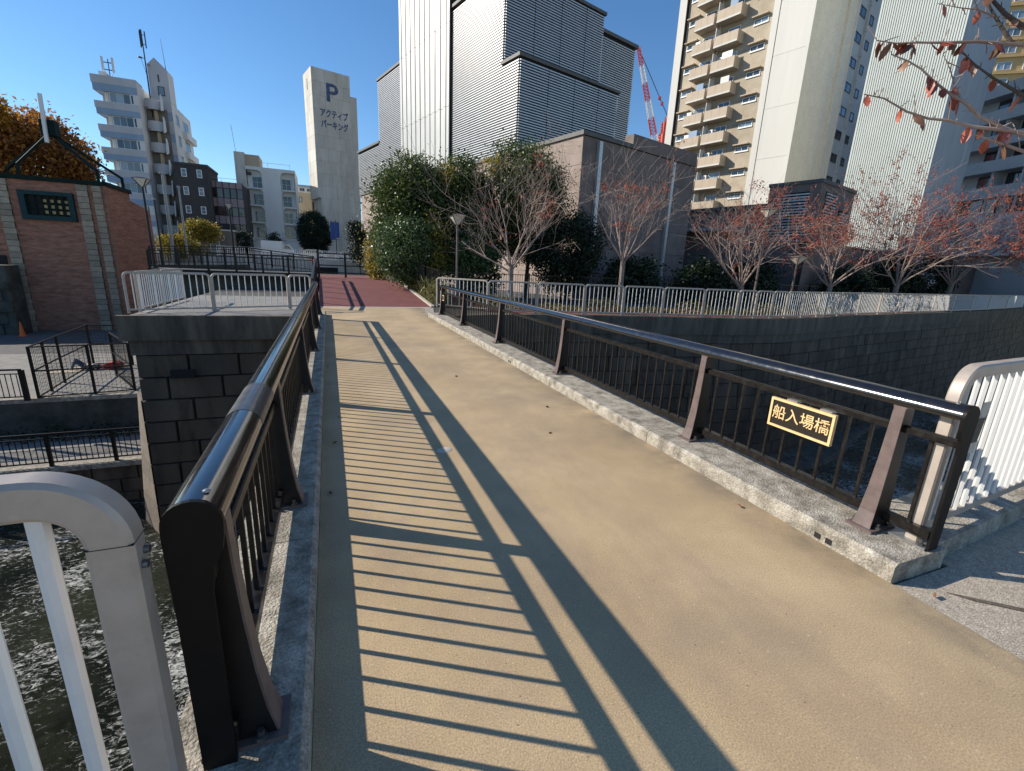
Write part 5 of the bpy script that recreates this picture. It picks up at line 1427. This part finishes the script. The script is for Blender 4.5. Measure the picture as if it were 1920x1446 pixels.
def car(label, x, y, z, paint, d=1):
    c = thing('parked_car', label, 'car', (x, y, z))
    side = [(-2.0, .3), (2.0, .3), (2.05, .65), (1.9, .85), (1.1, .92), (.6, 1.38), (-1.0, 1.42), (-1.7, .95), (-2.02, .85)]
    part('body', MB().prism([(x + a * d, y - .8, z + c_) for a, c_ in side], (0, 1.6, 0)), paint, c)
    part('side_window', MB().prism([(x + a * d, y - .805, z + c_) for a, c_ in ((-1.4, .95), (.85, .95), (.5, 1.32), (-.95, 1.34))], (0, -.008, 0)), 'glass_dark', c)
    part('headlight', MB().box(x + 1.9 * d - .08, x + 1.9 * d + .12, y - .82, y - .5, z + .62, z + .76), 'frame_white', c)
    for a in (-1.3, 1.25): wheel(c, x + a, y - .78, z, .31)
car('silver car parked just right of the white van', -2.0, 68.5, 1.5, 'car_silver', -1)
car('white car passing right of the silver one behind the fence', 3.0, 69.5, 1.5, 'van_white', 1)
# ---- cones
def cone(label, x, y, z, mt='cone_orange', h=.7, cat='traffic cone'):
    c = thing('traffic_cone', label, cat, (x, y, z))
    part('base', MB().box(x - .19, x + .19, y - .19, y + .19, z, z + .04), mt, c)
    part('cone', MB().lathe([(.15, .04), (.03, h), (.02, h)], (x, y, z), 14), mt, c)
    part('band', MB().lathe([(.112, .27), (.082, .43)], (x, y, z), 14), 'frame_white', c)
cone('orange traffic cone standing by the foot of the brick building', -19.0, 39.4, YZ, h=.95)
bd = thing('barrier_post', 'red and white barrier post at the left end of the bridge', 'post', (-.72, 28.8, .9))
part('post', MB().tube([(-.72, 28.8, .88), (-.72, 28.8, 1.75)], .07, 10), 'red_plastic', bd)
part('white_band', MB().tube([(-.72, 28.8, 1.12), (-.72, 28.8, 1.35)], .073, 10), 'frame_white', bd)

# ================================================================== PERSON LYING IN THE YARD
def skin_mesh(verts, edges, radii, material, sub=2, name='body'):
    me = bpy.data.meshes.new('sk'); me.from_pydata(verts, edges, [])
    ob = bpy.data.objects.new('sk', me); COL.objects.link(ob)
    md = ob.modifiers.new('s', 'SKIN')
    for i, r_ in enumerate(radii):
        sv = me.skin_vertices[0].data[i]; sv.radius = (r_, r_) if not isinstance(r_, tuple) else r_
    me.skin_vertices[0].data[0].use_root = True
    s2 = ob.modifiers.new('u', 'SUBSURF'); s2.levels = sub; s2.render_levels = sub
    bpy.context.view_layer.update()
    out = bpy.data.meshes.new_from_object(ob.evaluated_get(bpy.context.evaluated_depsgraph_get()))
    bpy.data.objects.remove(ob)
    out.name = name; out.materials.clear(); out.materials.append(MATS[material])
    for p in out.polygons: p.use_smooth = True
    return out
gx, gy, gz = -12.05, 28.0, YZ + .028
# lying on the back, head to the right on a red bag, knees drawn up at the left
pe = thing('person', 'person in jeans and dark jacket lying on the ground inside the mesh fence', 'person', (gx, gy, gz))
PV = [(.62, 0, .12), (.85, 0, .13), (1.08, 0, .13), (1.22, 0, .13), (1.30, 0, .14), (1.43, 0, .15),
      (.60, -.10, .12), (.28, -.12, .42), (.16, -.13, .05), (.02, -.13, .06),
      (.60, .11, .12), (.22, .13, .48), (.06, .14, .06), (-.08, .14, .07),
      (1.16, -.19, .12), (.95, -.30, .08), (.75, -.22, .16), (.68, -.15, .24),
      (1.16, .19, .12), (.95, .30, .08), (.74, .20, .18), (.68, .10, .25)]
PE = [(0, 1), (1, 2), (2, 3), (3, 4), (4, 5), (0, 6), (6, 7), (7, 8), (8, 9), (0, 10), (10, 11), (11, 12), (12, 13), (3, 14), (14, 15), (15, 16), (16, 17), (3, 18), (18, 19), (19, 20), (20, 21)]
PR = [.13, .12, .14, .10, .055, .10, .09, .065, .045, .04, .09, .065, .045, .04, .065, .045, .036, .03, .065, .045, .036, .03]
bme = skin_mesh(PV, PE, PR, 'skin')
# clothing colours by region of the one continuous body
for mname in ('jeans', 'jacket_dark', 'shirt_white', 'shoe', 'hair'): bme.materials.append(MATS[mname])
for p in bme.polygons:
    c = p.center
    if c.x > 1.36: p.material_index = 5 if (c.x > 1.46 or c.z < .12) else 0
    elif c.x > 1.25: p.material_index = 0
    elif c.x > .66: p.material_index = 0 if (c.x < .76 and abs(c.y) > .07 and c.z > .2) else (3 if abs(c.y) < .07 and c.z > .16 and c.x < 1.1 else 2)
    elif c.x < .12 and c.z < .11: p.material_index = 4
    else: p.material_index = 1
bo = inst('body', bme, pe, Matrix.Translation((gx, gy, gz)) @ Matrix.Rotation(R(-3), 4, 'Z'))
fx = MB().lathe([(.012, -.012), (.02, 0), (.008, .02)], (0, 0, 0), 8)
inst('nose', fx.mesh('nose', 'skin'), pe, T(gx + 1.42, gy - .075, gz + .24))
bg = thing('bag', 'bright red bag under the head of the lying person', 'bag', (gx + 1.7, gy - .08, gz))
m_ = MB()
prof = [(-.30, .02), (-.33, .12), (-.30, .24), (-.12, .33), (.15, .34), (.31, .26), (.34, .12), (.30, .02)]
m_.prism([(gx + 1.78 + a, gy - .28, gz + c) for a, c in prof], (0, .40, 0), True)
part('sack', m_, 'bag_red', bg); part('strap', MB().tube([(gx + 1.52, gy - .29, gz + .05), (gx + 1.62, gy - .31, gz + .22), (gx + 1.88, gy - .31, gz + .27), (gx + 2.05, gy - .29, gz + .08)], .016, 6), 'bag_red', bg)
solo('ground_sheet', MB().hexa([(gx - .75, gy - .75, gz - .012), (gx + .5, gy - .65, gz - .012), (gx + 1.3, gy + .75, gz - .012), (gx + .3, gy + .95, gz - .012), (gx - .75, gy - .75, gz - .004), (gx + .5, gy - .65, gz - .004), (gx + 1.3, gy + .75, gz - .004), (gx + .3, gy + .95, gz - .004)]), 'cardboard', 'pale cardboard sheet under the legs of the lying person', 'cardboard')

# ================================================================== VEGETATION
def leaf_mesh(name, pts, size, material, seed, droop=0.0, aspect=.55, up=None):
    """one small folded quad per point, joined in one mesh"""
    rg = np.random.default_rng(seed)
    n = len(pts); pts = np.asarray(pts, float)
    d = rg.normal(size=(n, 3)); d[:, 2] -= droop
    if up is not None: d += up
    d /= np.linalg.norm(d, axis=1)[:, None]
    e = rg.normal(size=(n, 3)); w = np.cross(d, e); w /= np.linalg.norm(w, axis=1)[:, None] + 1e-9
    nn = np.cross(d, w)
    s = size * rg.uniform(.6, 1.3, n)[:, None]
    v = np.empty((n, 4, 3))
    v[:, 0] = pts
    v[:, 1] = pts + d * s * .5 + w * s * aspect * .5 + nn * s * .10
    v[:, 2] = pts + d * s
    v[:, 3] = pts + d * s * .5 - w * s * aspect * .5 + nn * s * .10
    me = bpy.data.meshes.new(name)
    me.vertices.add(4 * n); me.vertices.foreach_set('co', v.reshape(-1))
    me.loops.add(4 * n); me.loops.foreach_set('vertex_index', np.arange(4 * n, dtype=np.int32))
    me.polygons.add(n); me.polygons.foreach_set('loop_start', np.arange(0, 4 * n, 4, dtype=np.int32)); me.polygons.foreach_set('loop_total', np.full(n, 4, dtype=np.int32))
    me.materials.append(MATS[material]); me.update(calc_edges=True); me.validate()
    return me

def add_leaves(owner, name, pts, size, material, seed, **k):
    me = leaf_mesh(name, np.asarray(pts) - np.array(ROOT[owner]), size, material, seed, **k)
    o = _link(name, me, owner); o['kind'] = 'stuff'
    return o

def crown_points(c, r, clumps, per, spread, seed, shell=.55, flat=0.0):
    """leaf positions in clumps spread through an uneven ellipsoid"""
    rg = np.random.default_rng(seed); out = []
    c = np.array(c, float); r = np.array(r, float)
    lob = rg.normal(size=(7, 3)); lob /= np.linalg.norm(lob, axis=1)[:, None]; amp = rg.uniform(-.22, .28, 7)
    for _ in range(clumps):
        d = rg.normal(size=3); d /= np.linalg.norm(d)
        rad = shell + (1 - shell) * rg.random() ** .6
        bump = 1 + sum(a * max(0, d @ l) ** 3 for a, l in zip(amp, lob))
        ctr = c + d * r * rad * bump
        s = spread * rg.uniform(.6, 1.3)
        out.append(ctr + rg.normal(size=(per, 3)) * s * np.array([1, 1, .75]))
    return np.concatenate(out)

def leafy_tree(name, label, base, crown_c, crown_r, clumps, per, spread, size, material, seed, trunk_r=.14, cat='tree', extra=None, group=None, shell=.5):
    t_ = thing(name, label, cat, base, group)
    b0 = Vector(base); cc = Vector(crown_c)
    rg = random.Random(seed)
    m_ = MB().tube([b0, b0.lerp(cc, .4) + Vector((.1, .05, 0)), b0.lerp(cc, .8), cc + Vector((0, 0, crown_r[2] * .4))], [trunk_r, trunk_r * .8, trunk_r * .55, trunk_r * .2], 7)
    for i in range(9):
        st = b0.lerp(cc, rg.uniform(.35, .95)); a = rg.uniform(0, 6.28)
        en = cc + Vector((math.cos(a) * crown_r[0] * .75, math.sin(a) * crown_r[1] * .75, rg.uniform(-.4, .7) * crown_r[2]))
        m_.tube([st, st.lerp(en, .5) + Vector((0, 0, .1)), en], [trunk_r * .45, trunk_r * .28, trunk_r * .1], 5)
    part('trunk', m_, 'bark_dark', t_, fix=False)
    add_leaves(t_, 'crown', crown_points(crown_c, crown_r, clumps, per, spread, seed, shell), size, material, seed + 1)
    if extra:
        for (c, r, k, p, s, sz, mt_, sd) in extra:
            add_leaves(t_, 'coloured_leaves', crown_points(c, r, k, p, s, sd, .2), sz, mt_, sd + 5)
    return t_

# evergreens in front of the louvred building
leafy_tree('evergreen_tree', 'dense dark evergreen tree left of the lamp, tallest on the left side', (3.9, 26.2, 0), (4.3, 26.2, 4.3), (2.0, 1.8, 2.9), 380, 110, .32, .145, 'leaf_evergreen', 11)
leafy_tree('evergreen_tree', 'broad evergreen tree right behind the park lamp', (7.2, 26.8, 0), (7.3, 26.6, 4.6), (2.1, 1.8, 2.9), 380, 110, .32, .145, 'leaf_evergreen', 23,
           extra=[((6.1, 25.3, 6.2), (.5, .4, .6), 14, 30, .2, .16, 'leaf_yellow', 5)])
leafy_tree('evergreen_tree', 'tall evergreen tree against the lit podium wall behind the bare tree', (11.0, 25.8, 0), (10.9, 25.4, 5.1), (2.1, 1.7, 3.0), 390, 110, .32, .145, 'leaf_evergreen', 31,
           extra=[((8.4, 24.6, 7.0), (.4, .4, .5), 8, 25, .2, .16, 'leaf_yellow', 9)])
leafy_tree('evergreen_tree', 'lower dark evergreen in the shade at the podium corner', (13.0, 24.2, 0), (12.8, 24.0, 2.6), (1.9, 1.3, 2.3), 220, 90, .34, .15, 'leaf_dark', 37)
leafy_tree('glossy_shrub', 'big glossy green shrub beside the red path left of the lamp', (3.7, 24.3, 0), (3.9, 24.3, 2.2), (1.35, 1.2, 1.5), 230, 90, .25, .13, 'leaf_glossy', 41, .07, 'shrub')
leafy_tree('yellow_shrub', 'yellowing shrub at the far left of the evergreen clump', (2.9, 29.0, 0), (2.75, 29.0, 1.9), (.6, .7, 1.3), 50, 45, .24, .17, 'leaf_yellow', 43, .06, 'shrub')
leafy_tree('yellow_shrub', 'yellow green shrub just left of the park lamp pole', (5.2, 23.6, 0), (5.1, 23.9, 2.2), (.6, .6, 1.5), 60, 40, .22, .15, 'leaf_yellow', 47, .05, 'shrub')
leafy_tree('glossy_shrub', 'dark green shrub filling the gap right of the park lamp', (7.0, 23.8, 0), (7.0, 23.8, 1.7), (1.3, .9, 1.4), 130, 55, .26, .17, 'leaf_glossy', 53, .06, 'shrub')
for i, (x, y, h, sx, lab) in enumerate(((16.8, 23.6, 2.2, 1.5, 'dark shrub in shade under the podium left of the second bare tree'), (21.5, 22.8, 2.3, 1.9, 'dark shrub in shade between second and third bare trees'),
                                   (25.6, 22.6, 2.5, 2.0, 'dark shrub in shade behind the third bare tree'), (34.0, 21.8, 2.4, 2.2, 'dark shrub in shade behind the fourth bare tree'),
                                   (42.0, 23.6, 3.6, 2.8, 'dark evergreen mound behind the fifth bare tree'), (50.5, 25.5, 4.2, 3.6, 'dark evergreen mound near the right edge'))):
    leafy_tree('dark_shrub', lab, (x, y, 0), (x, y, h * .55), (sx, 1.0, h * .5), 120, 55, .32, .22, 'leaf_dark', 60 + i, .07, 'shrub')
# clipped round tree, slim dark tree, street shrubs far behind
leafy_tree('clipped_tree', 'dense clipped dark round tree in front of the beige house', (-1.9, 80, 1.4), (-1.75, 80, 5.4), (2.15, 2.0, 2.9), 420, 60, .30, .22, 'leaf_dark', 71, .2, shell=.82,
           extra=[((-1.4, 81.5, 8.6), (.7, .5, .4), 8, 30, .25, .2, 'leaf_orange', 73)])
leafy_tree('slim_tree', 'slim dark tree at the foot of the concrete parking tower', (3.6, 61, 0), (3.55, 61, 4.1), (.85, .8, 2.5), 130, 45, .28, .20, 'leaf_dark', 75, .1)
leafy_tree('yellow_shrub', 'large olive yellow shrub above the low stone house', (-14.9, 70, 1.4), (-14.8, 70, 4.4), (2.0, 1.3, 1.4), 110, 50, .32, .24, 'leaf_yellow', 77, .08, 'shrub')
leafy_tree('yellow_shrub', 'yellow green shrub behind the black railing below the utility pole', (-15.5, 64, 0), (-15.4, 64, 2.3), (1.9, 1.1, 1.4), 110, 50, .32, .22, 'leaf_yellow', 79, .08, 'shrub')
leafy_tree('small_tree', 'small dark tree in front of the white apartment house', (-7.0, 76, 1.4), (-7.0, 76, 4.0), (.8, .8, 1.2), 50, 40, .25, .2, 'leaf_dark', 83, .07)
leafy_tree('small_tree', 'small dark tree at the corner of the pink office', (-10.6, 74, 1.4), (-10.6, 74, 3.7), (.9, .8, 1.2), 50, 40, .25, .2, 'leaf_dark', 85, .07)
# big orange autumn tree behind the brick building
leafy_tree('autumn_tree', 'large orange brown autumn tree behind the brick building', (-23.4, 54, -4.0), (-23.6, 54, 6.9), (4.4, 4.0, 5.2), 700, 60, .55, .34, 'leaf_orange', 91, .4,
           extra=[((-24.4, 51.0, 11.6), (1.8, 1.6, 1.2), 120, 50, .4, .32, 'leaf_gold', 93), ((-22.6, 50.0, 5.4), (3.4, .8, .9), 50, 35, .4, .3, 'leaf_gold', 95)])

# ---- bare cherry trees with a few red leaves
def bare_tree(label, base, h_fork, reach, height, leaves, seed, trunk_r=.13, lean=(0, 0), fan=7, name='cherry_tree', low=0.0):
    rg = random.Random(seed); t_ = thing(name, label, 'tree', base)
    b0 = Vector(base); tips = []; m_ = MB(); tr = MB()
    fork = b0 + Vector((lean[0] * .2, lean[1] * .2, h_fork))
    tr.tube([b0 - Vector((0, 0, .1)), b0.lerp(fork, .3) + Vector((.02, 0, 0)), b0.lerp(fork, .7), fork], [trunk_r * 1.35, trunk_r * 1.05, trunk_r * .95, trunk_r], 8)
    part('trunk', tr, 'bark_pale', t_, fix=False)
    def grow(p, d, ln, r, depth):
        n = 5 if depth < 2 else 4
        pts = [p]; rs = [r]; cur = Vector(p); dd = Vector(d)
        for i in range(n):
            dd = (dd + Vector((rg.gauss(0, .10), rg.gauss(0, .10), rg.gauss(.03, .07)))).normalized()
            cur = cur + dd * (ln / n); pts.append(cur.copy()); rs.append(max(.0042, r * (1 - .62 * (i + 1) / n)))
        m_.tube(pts, rs, 6 if depth == 0 else (5 if depth == 1 else 3), cap=False)
        if depth >= 2: tips.extend(pts[2:])
        if depth >= 3: return
        k = (5, 4, 3)[depth]
        for j in range(k):
            f = .25 + .72 * (j + rg.random() * .8) / k
            idx = min(n - 1, int(f * n)); q = pts[idx].lerp(pts[idx + 1], f * n - idx)
            ax = dd.orthogonal().normalized(); ax.rotate(Matrix.Rotation(rg.uniform(0, 6.28), 3, dd))
            nd = (dd * .8 + ax * rg.uniform(.45, .95) + Vector((0, 0, rg.uniform(-.12, .28)))).normalized()
            grow(q, nd, ln * rg.uniform(.45, .72), max(.0055, rs[idx] * .52), depth + 1)
    for i in range(fan):
        a = 2 * math.pi * (i + rg.uniform(-.3, .3)) / fan
        el = rg.uniform(.35, 1.15) if i % 3 else rg.uniform(1.0, 1.4)
        d = Vector((math.cos(a) * math.cos(el) + lean[0], math.sin(a) * math.cos(el) * .8 + lean[1], math.sin(el) - low)).normalized()
        ln = (reach * math.cos(el) + (height - h_fork) * math.sin(el)) * rg.uniform(.50, .70)
        grow(fork - Vector((0, 0, rg.uniform(0, .25))), d, ln, trunk_r * .34, 0)
    part('branches', m_, 'twig', t_, fix=False)
    if leaves:
        rg2 = np.random.default_rng(seed); tp = np.array([tuple(t) for t in tips])
        # leaves hang on in patches
        cen = tp[rg2.integers(0, len(tp), max(4, leaves // 26))]
        pts = []
        for c in cen:
            d = np.linalg.norm(tp - c, axis=1); near = tp[np.argsort(d)[:24]]
            pts.append(near[rg2.integers(0, len(near), 26)] + rg2.normal(size=(26, 3)) * .05)
        add_leaves(t_, 'leaves', np.concatenate(pts), .125, 'leaf_red', seed + 3, droop=1.4, aspect=.45)
    return t_
bare_tree('nearly leafless pale cherry tree just right of the park lamp', (7.9, 20.3, 0), 1.75, 3.6, 7.3, 160, 3, .13, fan=9)
bare_tree('bare cherry tree with slender trunk before the dark podium wall', (13.4, 19.4, 0), 2.3, 3.0, 6.9, 480, 8, .12, fan=8)
bare_tree('low spreading cherry tree with thin red leaves, third from the lamp', (20.9, 19.0, 0), 1.3, 4.3, 5.9, 1300, 14, .15, fan=10)
bare_tree('cherry tree with thick red leaves at its top by the plant room', (29.2, 19.8, 0), 1.6, 4.3, 7.0, 3600, 21, .15, fan=9)
bare_tree('wide cherry tree with rusty leaves in front of the ribbed tower', (38.0, 21.0, 0), 1.7, 5.2, 7.6, 4600, 33, .18, fan=10)
bare_tree('leaning cherry tree with many orange leaves at the right edge', (53.5, 18.4, 0), 2.0, 7.5, 8.5, 12000, 45, .22, (-.35, 0), 11, low=.12)
bare_tree('further cherry tree with orange leaves behind the leaning one', (50.0, 23.5, 0), 2.0, 6.0, 9.0, 7000, 51, .2, (-.1, 0), 9)
# low hedge plants and fallen leaves behind the bank fence
def strip_pts(line, w, h, n, seed):
    rg = np.random.default_rng(seed); out = []
    segs = list(zip(line[:-1], line[1:])); lens = [math.dist(a, b_) for a, b_ in segs]; tot = sum(lens)
    for (a, b_), l in zip(segs, lens):
        k = int(n * l / tot); t_ = rg.random(k)[:, None]
        p = np.array(a) + (np.array(b_) - np.array(a)) * t_
        hh_ = h * (0.55 + .45 * np.sin(p[:, 0] * 2.1 + seed) * np.sin(p[:, 0] * .7))
        out.append(np.column_stack([p[:, 0] + rg.normal(size=k) * .1, p[:, 1] + rg.uniform(0, w, k), np.abs(rg.random(k)) * np.clip(hh_, .05, None)]))
    return np.concatenate(out)
HL = [(x, y + .9) for x, y in FENCE_LINE[1:-3]]
def stuff_obj(name, label, cat, pts, size, material, seed, **k):
    o = _link(name, leaf_mesh(name, pts, size, material, seed, **k), None); o['kind'] = 'stuff'; o['label'] = label; o['category'] = cat
stuff_obj('hedge_plants', 'low yellow green ground cover behind the far bank fence', 'ground cover', strip_pts(HL, .9, .62, 9000, 3), .12, 'hedge_leaf', 5)
stuff_obj('fallen_leaves', 'red brown fallen leaves under the cherry trees', 'leaf litter', strip_pts([(x, y + .2) for x, y in FENCE_LINE[1:-3]], 3.6, .02, 6000, 9) + np.array([0, 0, .012]), .09, 'leaf_red', 6, up=np.array([0, 0, .0]))
mb = MB()
for (xa, ya), (xb, yb) in zip(FENCE_LINE[1:-1], FENCE_LINE[2:]):
    mb.quad((xa, ya + .25, .004), (xb, yb + .25, .004), (xb, yb + .85, .004), (xa, ya + .85, .004))
struct('footpath', mb, 'red_path')
mb = MB()
for (xa, ya), (xb, yb) in zip(FENCE_LINE[1:-1], FENCE_LINE[2:]):
    mb.quad((xa, ya + .85, .006), (xb, yb + .85, .006), (xb, yb + 5.2, .006), (xa, ya + 5.2, .006))
struct('planting_bed', mb, 'soil')
# dry bamboo grass beside the red ramp
rg = np.random.default_rng(4)
n = 3000; t_ = rg.random(n)
gp = np.column_stack([4.12 - .22 * t_ + rg.uniform(.0, .75, n), 19.6 + 8.2 * t_, .02 + .66 * t_ + rg.uniform(0, 1, n) ** 1.5 * .75])
stuff_obj('bamboo_grass', 'dry yellow bamboo grass beside the red path', 'grass', gp, .34, 'grass_dry', 8, aspect=.14, up=np.array([0, 0, 1.2]))
# moss and weeds on the lower left terrace
wp = np.column_stack([rg.uniform(-13, -6.2, 900), rg.uniform(21.6, 22.2, 900), WZ + rg.random(900) ** 2 * .5])
stuff_obj('weeds', 'dark weeds at the foot of the mossy retaining wall', 'weeds', wp, .14, 'leaf_dark', 12)
# a few dry leaves on the deck
dl = leaf_mesh('dry_leaf', np.array([[0, 0, 0.]]), .06, 'cherry_leaf_brown', 3)
for i, (x, y) in enumerate(((-.10, 3.55), (-.06, 4.6), (.02, 5.4), (1.9, 7.1), (3.0, 2.4), (2.2, 4.3), (3.25, 1.18), (-.09, 8.2), (2.65, 5.2))):
    o = _link('dry_leaf', dl, None); o.location = (x, y, .008); o.rotation_euler = (0, 0, i * 1.3)
    o['label'] = 'small dry leaf lying on the tan bridge deck'; o['category'] = 'leaf'; o['group'] = 'dry leaves on the deck'

# ---- overhanging cherry branches, upper right; trunk stands on the near bank outside the frame
ot = thing('cherry_tree', 'near cherry branches with hanging red leaves in the top right corner', 'tree', (6.4, .75, 0))
part('trunk', MB().tube([(6.4, .75, -.05), (6.35, .8, 1.0), (6.1, .9, 2.0), (5.7, 1.0, 2.7)], [.17, .14, .12, .09], 10), 'bark_dark', ot)
BR = {'b1': ([(3.13, 1.45, 2.92), (2.96, 1.55, 2.94), (2.85, 1.62, 2.94), (2.73, 1.68, 2.94), (2.65, 1.73, 2.94), (2.56, 1.77, 2.95)], .0085),
      'b2': ([(3.09, 1.48, 2.93), (3.05, 1.51, 2.99), (3.02, 1.54, 3.05), (2.96, 1.58, 3.14), (2.9, 1.62, 3.24)], .0095),
      'b2b': ([(3.12, 1.47, 3.0), (3.05, 1.52, 3.06), (2.98, 1.57, 3.14), (2.9, 1.62, 3.22)], .012),
      'b3': ([(3.15, 1.41, 2.7), (3.11, 1.44, 2.73), (3.03, 1.49, 2.78), (2.96, 1.54, 2.84), (2.91, 1.58, 2.9)], .0085),
      'b4': ([(3.17, 1.37, 2.52), (3.08, 1.43, 2.56), (3.0, 1.49, 2.61), (2.94, 1.53, 2.67), (2.88, 1.57, 2.71), (2.82, 1.62, 2.77), (2.76, 1.65, 2.82), (2.71, 1.69, 2.86), (2.63, 1.73, 2.89)], .010),
      'b5': ([(3.17, 1.37, 2.53), (3.06, 1.44, 2.55), (2.98, 1.49, 2.56), (2.89, 1.55, 2.59), (2.81, 1.6, 2.6), (2.72, 1.65, 2.63), (2.62, 1.71, 2.69), (2.54, 1.76, 2.71)], .010),
      'b6': ([(3.17, 1.36, 2.45), (3.06, 1.44, 2.5), (2.98, 1.49, 2.53)], .008),
      'b7': ([(2.93, 1.54, 2.68), (2.9, 1.57, 2.75), (2.87, 1.59, 2.82), (2.84, 1.62, 2.89)], .0045),
      'b8': ([(3.02, 1.54, 3.05), (2.95, 1.58, 3.08), (2.88, 1.62, 3.09), (2.79, 1.67, 3.11)], .0045)}
hub = {'b1': (5.2, 1.15, 2.9), 'b2b': (5.2, 1.15, 2.95), 'b3': (5.0, 1.12, 2.55), 'b4': (5.0, 1.12, 2.45), 'b5': (5.0, 1.12, 2.45), 'b6': (5.0, 1.12, 2.4)}
rl = random.Random(5)
lm = []
for mt_ in ('cherry_leaf_red', 'cherry_leaf_red', 'cherry_leaf_brown'):
    m_ = MB()
    ax = [(0, 0), (.25, .30), (.5, .40), (.78, .26), (1.0, 0)]
    cl = .28
    n0 = len(m_.v)
    for (t2, w_) in ax: m_.v.append((0, -.10 * math.sin(t2 * 3.0), -t2))
    for sgn in (-1, 1):
        st = len(m_.v)
        for (t2, w_) in ax[1:-1]: m_.v.append((sgn * w_ * .62, -.10 * math.sin(t2 * 3.0) + cl * w_ * .6, -t2))
        m_.f.append((0, st, 1) if sgn > 0 else (0, 1, st)); m_.sm.append(True)
        for i in (0, 1):
            q = (1 + i, st + i, st + i + 1, 2 + i); m_.f.append(q if sgn > 0 else tuple(reversed(q))); m_.sm.append(True)
        m_.f.append((3, st + 2, 4) if sgn > 0 else (3, 4, st + 2)); m_.sm.append(True)
    lm.append(m_.mesh('leaf', mt_, fix=False))
def hang(p, s):
    M_ = Matrix.Translation(p) @ Matrix.Rotation(rl.uniform(0, 6.28), 4, 'Z') @ Matrix.Rotation(rl.gauss(0, .45), 4, 'X') @ Matrix.Rotation(rl.gauss(0, .35), 4, 'Y') @ Matrix.Diagonal((s, s, s, 1))
    inst('leaf', rl.choice(lm), ot, M_)
for key, (pts, r) in BR.items():
    pl_ = [Vector(p) for p in pts]
    rs = [r * (1 - .75 * i / (len(pl_) - 1)) for i in range(len(pl_))]
    full = pl_; rr2 = rs
    if key in hub:
        h_ = Vector(hub[key]); full = [Vector((5.7, 1.0, 2.7)), h_, h_.lerp(pl_[0], .55) + Vector((0, 0, .05))] + pl_; rr2 = [.05, .035, .02] + rs
    mb = MB().tube(full, rr2, 7)
    # spurs and twigs
    for i in range(len(pl_) - 1):
        for _ in range(3):
            q = pl_[i].lerp(pl_[i + 1], rl.random()); d = Vector((rl.gauss(0, .5), rl.gauss(0, .3), rl.uniform(-.2, 1))).normalized()
            l_ = rl.choice([.02, .03, .05, .09]); e1 = q + d * l_
            mb.tube([q, q.lerp(e1, .6) + Vector((.003, 0, .002)), e1], [.0028, .002, .0016], 5)
    part('branch', mb, 'bark_dark' if key in ('b2', 'b2b', 'b3') else 'twig', ot, fix=False)
    nl = {'b1': 22, 'b4': 10, 'b5': 7, 'b3': 7, 'b2b': 3, 'b8': 2, 'b6': 2, 'b7': 1}.get(key, 0)
    for _ in range(nl):
        f = rl.random() * (len(pl_) - 1.001); i = int(f)
        hang(pl_[i].lerp(pl_[i + 1], f - i), rl.uniform(.05, .085))
